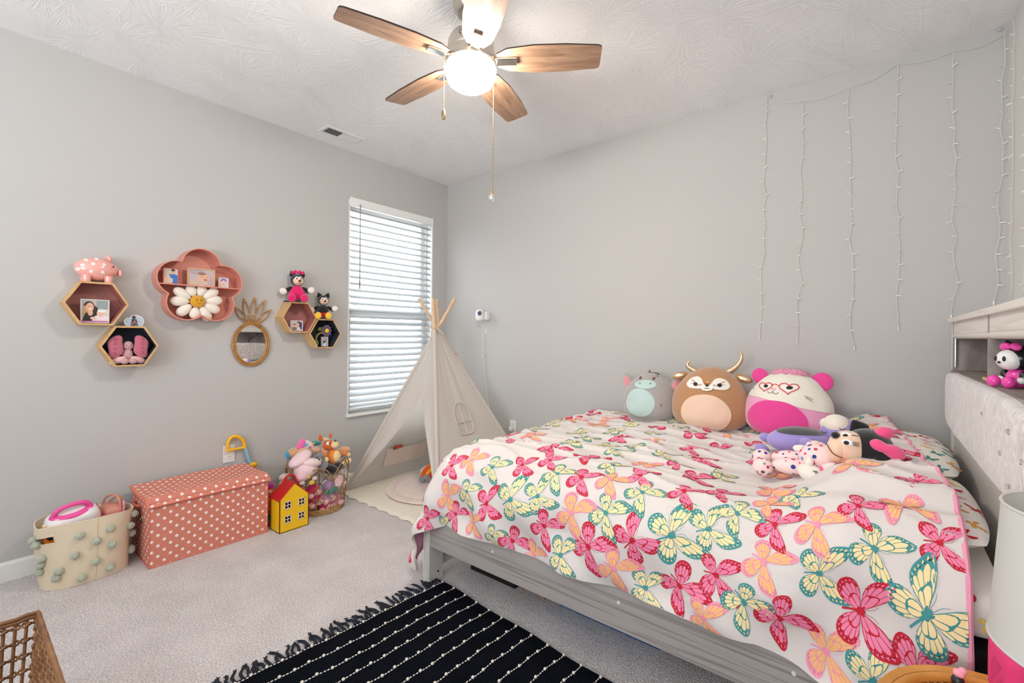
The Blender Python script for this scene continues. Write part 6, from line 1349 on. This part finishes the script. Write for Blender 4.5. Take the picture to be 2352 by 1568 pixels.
for i in range(n_):
    y = -.006 - i * (RWd - .012) / (n_ - 1) + random.uniform(-.006, .006); L_ = random.uniform(.055, .085); d_ = random.uniform(-.022, .03)
    P_ = spline([(.004, y, .008), (-.4 * L_, y + d_ * .2 + random.uniform(-.008, .008), .011), (-.75 * L_, y + d_ * .8, .007), (-L_, y + d_ + random.uniform(-.012, .012), .006)], 4)
    mb = MB().tube(P_, [lerp(.0062, .0045, q / 12) for q in range(13)], 6); e_ = P_[-1]
    for q in range(4): mb.tube([P_[-3], e_ + Vector((random.uniform(-.014, .002), random.uniform(-.010, .010), -.001))], [.0028, .001], 4)
    mb.build('tassel', M_frng, ru)

# ------------------------------------------------------------------ wicker basket in the left foreground
M_wick = wood('wicker_brown', (150, 106, 68), (112, 74, 44), (12, 12, 12), .5, .1, (.3, .7))
wk = thing('wicker_crate', 'brown open wicker basket at lower left corner of view', 'basket', (1.62, -3.2, 0))
RX0, RX1, RY0, RY1, RZ_ = 1.40, 1.88, -3.44, -2.975, .385; tap = .05
def wpos(x, y, k):  # k 0 bottom .. 1 rim, sides taper towards the bottom
    cx, cy = (RX0 + RX1) / 2, (RY0 + RY1) / 2; s = 1 - tap * 2.2 * (1 - k); return V(cx + (x - cx) * s, cy + (y - cy) * s, .012 + k * (RZ_ - .012))
per = []
nx, ny = 20, 20
for i in range(nx): per.append((lerp(RX0, RX1, i / nx), RY1))
for i in range(ny): per.append((RX1, lerp(RY1, RY0, i / ny)))
for i in range(nx): per.append((lerp(RX1, RX0, i / nx), RY0))
for i in range(ny): per.append((RX0, lerp(RY0, RY1, i / ny)))
for (x, y) in per: MB().tube([wpos(x, y, 0), wpos(x, y, .5), wpos(x, y, .985)], .0042, 8).build('upright_cane', M_wick, wk)
np_ = len(per)
for r_ in range(9):
    k = .02 + r_ * .117; mb = MB()
    for ph in (0, 1):
        pts = []
        for i in range(np_):
            for q in range(4):
                a, b_ = per[i], per[(i + 1) % np_]; t = q / 4; p = wpos(lerp(a[0], b_[0], t), lerp(a[1], b_[1], t), k); cx, cy = (RX0 + RX1) / 2, (RY0 + RY1) / 2; w = math.cos((i + t) * PI + ph * PI) * .0055
                nrm = V(0, 0, 0); e = 1e-6
                if abs(p.x - wpos(RX0, 0, k).x) < .004 or abs(p.x - wpos(RX1, 0, k).x) < .004: nrm = V(1, 0, 0)
                else: nrm = V(0, 1, 0)
                pts.append(p + nrm * w + V(0, 0, (.0045 if ph else -.0045) * math.sin((i + t) * PI * 2)))
        mb.tube(pts, .0032, 7, True)
    mb.build('woven_row', M_wick, wk)
rim_ = [wpos(a[0], a[1], 1) for a in per]
for dz, rr_ in ((0., .0065), (.010, .0055)): MB().tube([p + V(0, 0, dz + .002 * math.sin(i * 2)) for i, p in enumerate(rim_)], rr_, 9, True).build('rim_cane', M_wick, wk)
for (x, y) in ((RX0, RY1), (RX1, RY1)): MB().tube([wpos(x, y, k / 40) + V(.003 * math.cos(k * 2.2), .003 * math.sin(k * 2.2), 0) for k in range(41)], .0075, 8).build('corner_post', M_wick, wk)
MB().add([wpos(RX0, RY0, .02), wpos(RX1, RY0, .02), wpos(RX1, RY1, .02), wpos(RX0, RY1, .02)], [(0, 1, 2, 3)]).build('basket_floor', M_wick, wk, False)
M_seq = mat('sequin_gold', (206, 164, 40), .25, .8, bump=(120, 1., .006), var=(90, .4)); M_seqw = mat('sequin_white', (232, 226, 226), .25, .3, bump=(120, 1., .006), var=(60, .2))
tag(MB().ell((1.56, -3.13, .14), (.08, .09, .07), None, 20, 14, 0, lambda p: p * (1 + .2 * noise.noise(p * 18))).build('sequin_cushion', M_seq, None, ang=None), 'gold sequin cloth stuffed in the wicker basket', 'cloth')
tag(MB().ell((1.70, -3.10, .10), (.09, .08, .06), None, 20, 14, 0, lambda p: p * (1 + .2 * noise.noise(p * 18 + V(3, 1, 0)))).build('sequin_cloth', M_seqw, None, ang=None), 'white sequin cloth in the wicker basket', 'cloth')

# ------------------------------------------------------------------ baby monitor on the back wall
bm = thing('baby_monitor', 'white baby monitor camera mounted on back wall above teepee', 'camera', (.545, 0, 1.41))
mc = pix(1102, 724, 1, -.075)
rbox(mc, (.080, .062, .112), 3.0, 28, 18).build('camera_body', mat('monitor_white', (238, 238, 238), .3), bm, ang=None)
q = pix(1101.5, 719, 1, -.108); MB().lathe([(.021, 0), (.021, .004), (.012, .0055)], 24, q, ROT(90, 0, 12)).build('lens_ring', mat('lens_blue', (84, 96, 124), .25), bm); MB().lathe([(.006, .0055), (.0055, .008), (.002, .009)], 16, q, ROT(90, 0, 12)).build('lens', mat('lens_dark', (40, 40, 46), .2), bm)
rbox((mc.x + .048, -.028, mc.z - .004), (.030, .055, .080), 5, 20, 14).build('wall_bracket', mat('monitor_white', (0, 0, 0)), bm, ang=60); MB().tube([(mc.x + .012, -.06, mc.z - .03), (mc.x + .035, -.045, mc.z - .036), (mc.x + .05, -.03, mc.z - .03)], .008, 8).build('bracket_arm', mat('monitor_white', (0, 0, 0)), bm)
cps = [(1109, 738), (1109, 752), (1110, 790), (1111, 815), (1113, 850), (1117, 885), (1120, 915), (1124, 942)]
MB().tube(spline([(pix(a, b_, 1, -.012).x, -.012 - (.05 if i == 0 else 0), pix(a, b_, 1, -.012).z) for i, (a, b_) in enumerate(cps)] + [(.62, -.012, .46), (.74, -.02, .42), (.845, -.03, .44)], 6), .0022, 6).build('power_cord', mat('cord_white', (228, 228, 226), .5), bm)
q = pix(1111, 816, 1, -.012); MB().ell((q.x, -.014, q.z), (.009, .007, .016)).build('cord_tie', mat('cord_white', (0, 0, 0)), bm)
rbox((.868, -.028, .42), (.036, .042, .042), 5, 20, 14).build('power_plug', mat('monitor_white', (0, 0, 0)), bm, ang=60)
q = pix(1116, 760, 1, -.004); tag(MB().bx(q.x - .016, q.x + .016, -.004, -.0005, q.z - .019, q.z + .019).build('paper_tag', mat('tag_paper', (206, 204, 200), .7), None, False), 'small paper tag taped to back wall below the monitor', 'tag')

# ------------------------------------------------------------------ curtain string lights
M_lw = mat('light_wire_clear', (218, 215, 209), .3, coat=.4); M_lb = mat('light_bulb_clear', (246, 244, 240), .12, coat=.8)
cl = thing('curtain_string_lights', 'unlit clear curtain string lights hanging on back wall', 'string lights', (3.4, -.02, 2.7))
bulb = MB().lathe([(.0022, 0), (.0028, .004), (.0028, .014), (.0018, .020), (.0006, .0235)], 7).mesh('bulb', M_lb)
def strand(top, bot, nrm, seed, zt=None):
    rn = random.Random(seed); top, bot = Vector(top), Vector(bot); n = 17; pts = []
    for i in range(n + 1):
        t = i / n; j = .004 + .010 * t; p = top.lerp(bot, t) + V(rn.uniform(-j, j) if nrm[1] else 0, rn.uniform(-j, j) if nrm[0] else 0, 0) + Vector(nrm) * rn.uniform(.004, .012); pts.append(p)
    P_ = spline(pts, 5); mb = MB().tube([p + V(0, 0, 0) + Vector(nrm).cross(V(0, 0, 1)) * .0014 * math.sin(i * 1.7) for i, p in enumerate(P_)], .0011, 5).tube([p - Vector(nrm).cross(V(0, 0, 1)) * .0014 * math.sin(i * 1.7) for i, p in enumerate(P_)], .0011, 5)
    s = mb.build('light_strand', M_lw, cl)
    for i in range(1, n + 1):
        d = Vector(nrm) * rn.uniform(.3, 1.) + Vector(nrm).cross(V(0, 0, 1)) * rn.choice((-1, 1)) * rn.uniform(.6, 1.2) + V(0, 0, rn.uniform(-.5, .6)); 
        if i == n: d = V(.0, 0, -1)
        link('bulb', bulb, s, M=Matrix.Translation(pts[i]) @ d.to_track_quat('Z', 'Y').to_matrix().to_4x4())
    return pts[0]
tops = []
for k, (a, b_) in enumerate((((1760, 224), (1750, 772)), ((1845, 232), (1833, 782)), ((1949, 200), (1956, 795)), ((2060, 146), (2062, 750)), ((2190, 117), (2193, 722)), ((2308, 78), (2290, 690)))):
    p, q = pix(*a, 1, -.012), pix(*b_, 1, -.012); tops.append(strand((p.x, 0, p.z), (q.x, 0, q.z), (0, -1, 0), 20 + k))
wire = []
for p, q in zip(tops, tops[1:]): 
    for i in range(7): t = i / 7; wire.append(p.lerp(q, t) + V(0, 0, -.022 * math.sin(PI * t)))
wire.append(tops[-1]); MB().tube(wire, .0013, 5).build('header_wire', M_lw, cl)
for k, yy in enumerate((-.16, -.42, -.70, -.98)): tops.append(strand((W, yy, 2.69), (W, yy + .02, 1.40), (-1, 0, 0), 40 + k))
MB().tube([(W - .01, -.02, 2.70), (W - .01, -.16, 2.69), (W - .012, -.30, 2.68), (W - .01, -.42, 2.69), (W - .012, -.56, 2.68), (W - .01, -.98, 2.69)], .0013, 5).build('header_wire', M_lw, cl)
for (x_, z_) in ((1770, 221), (2296, 68)): q = pix(x_, z_, 1, -.006); MB().ell((q.x, -.008, q.z), (.007, .007, .010), None, 10, 8).build('adhesive_hook', mat('hook_clear', (190, 192, 190), .2), cl)
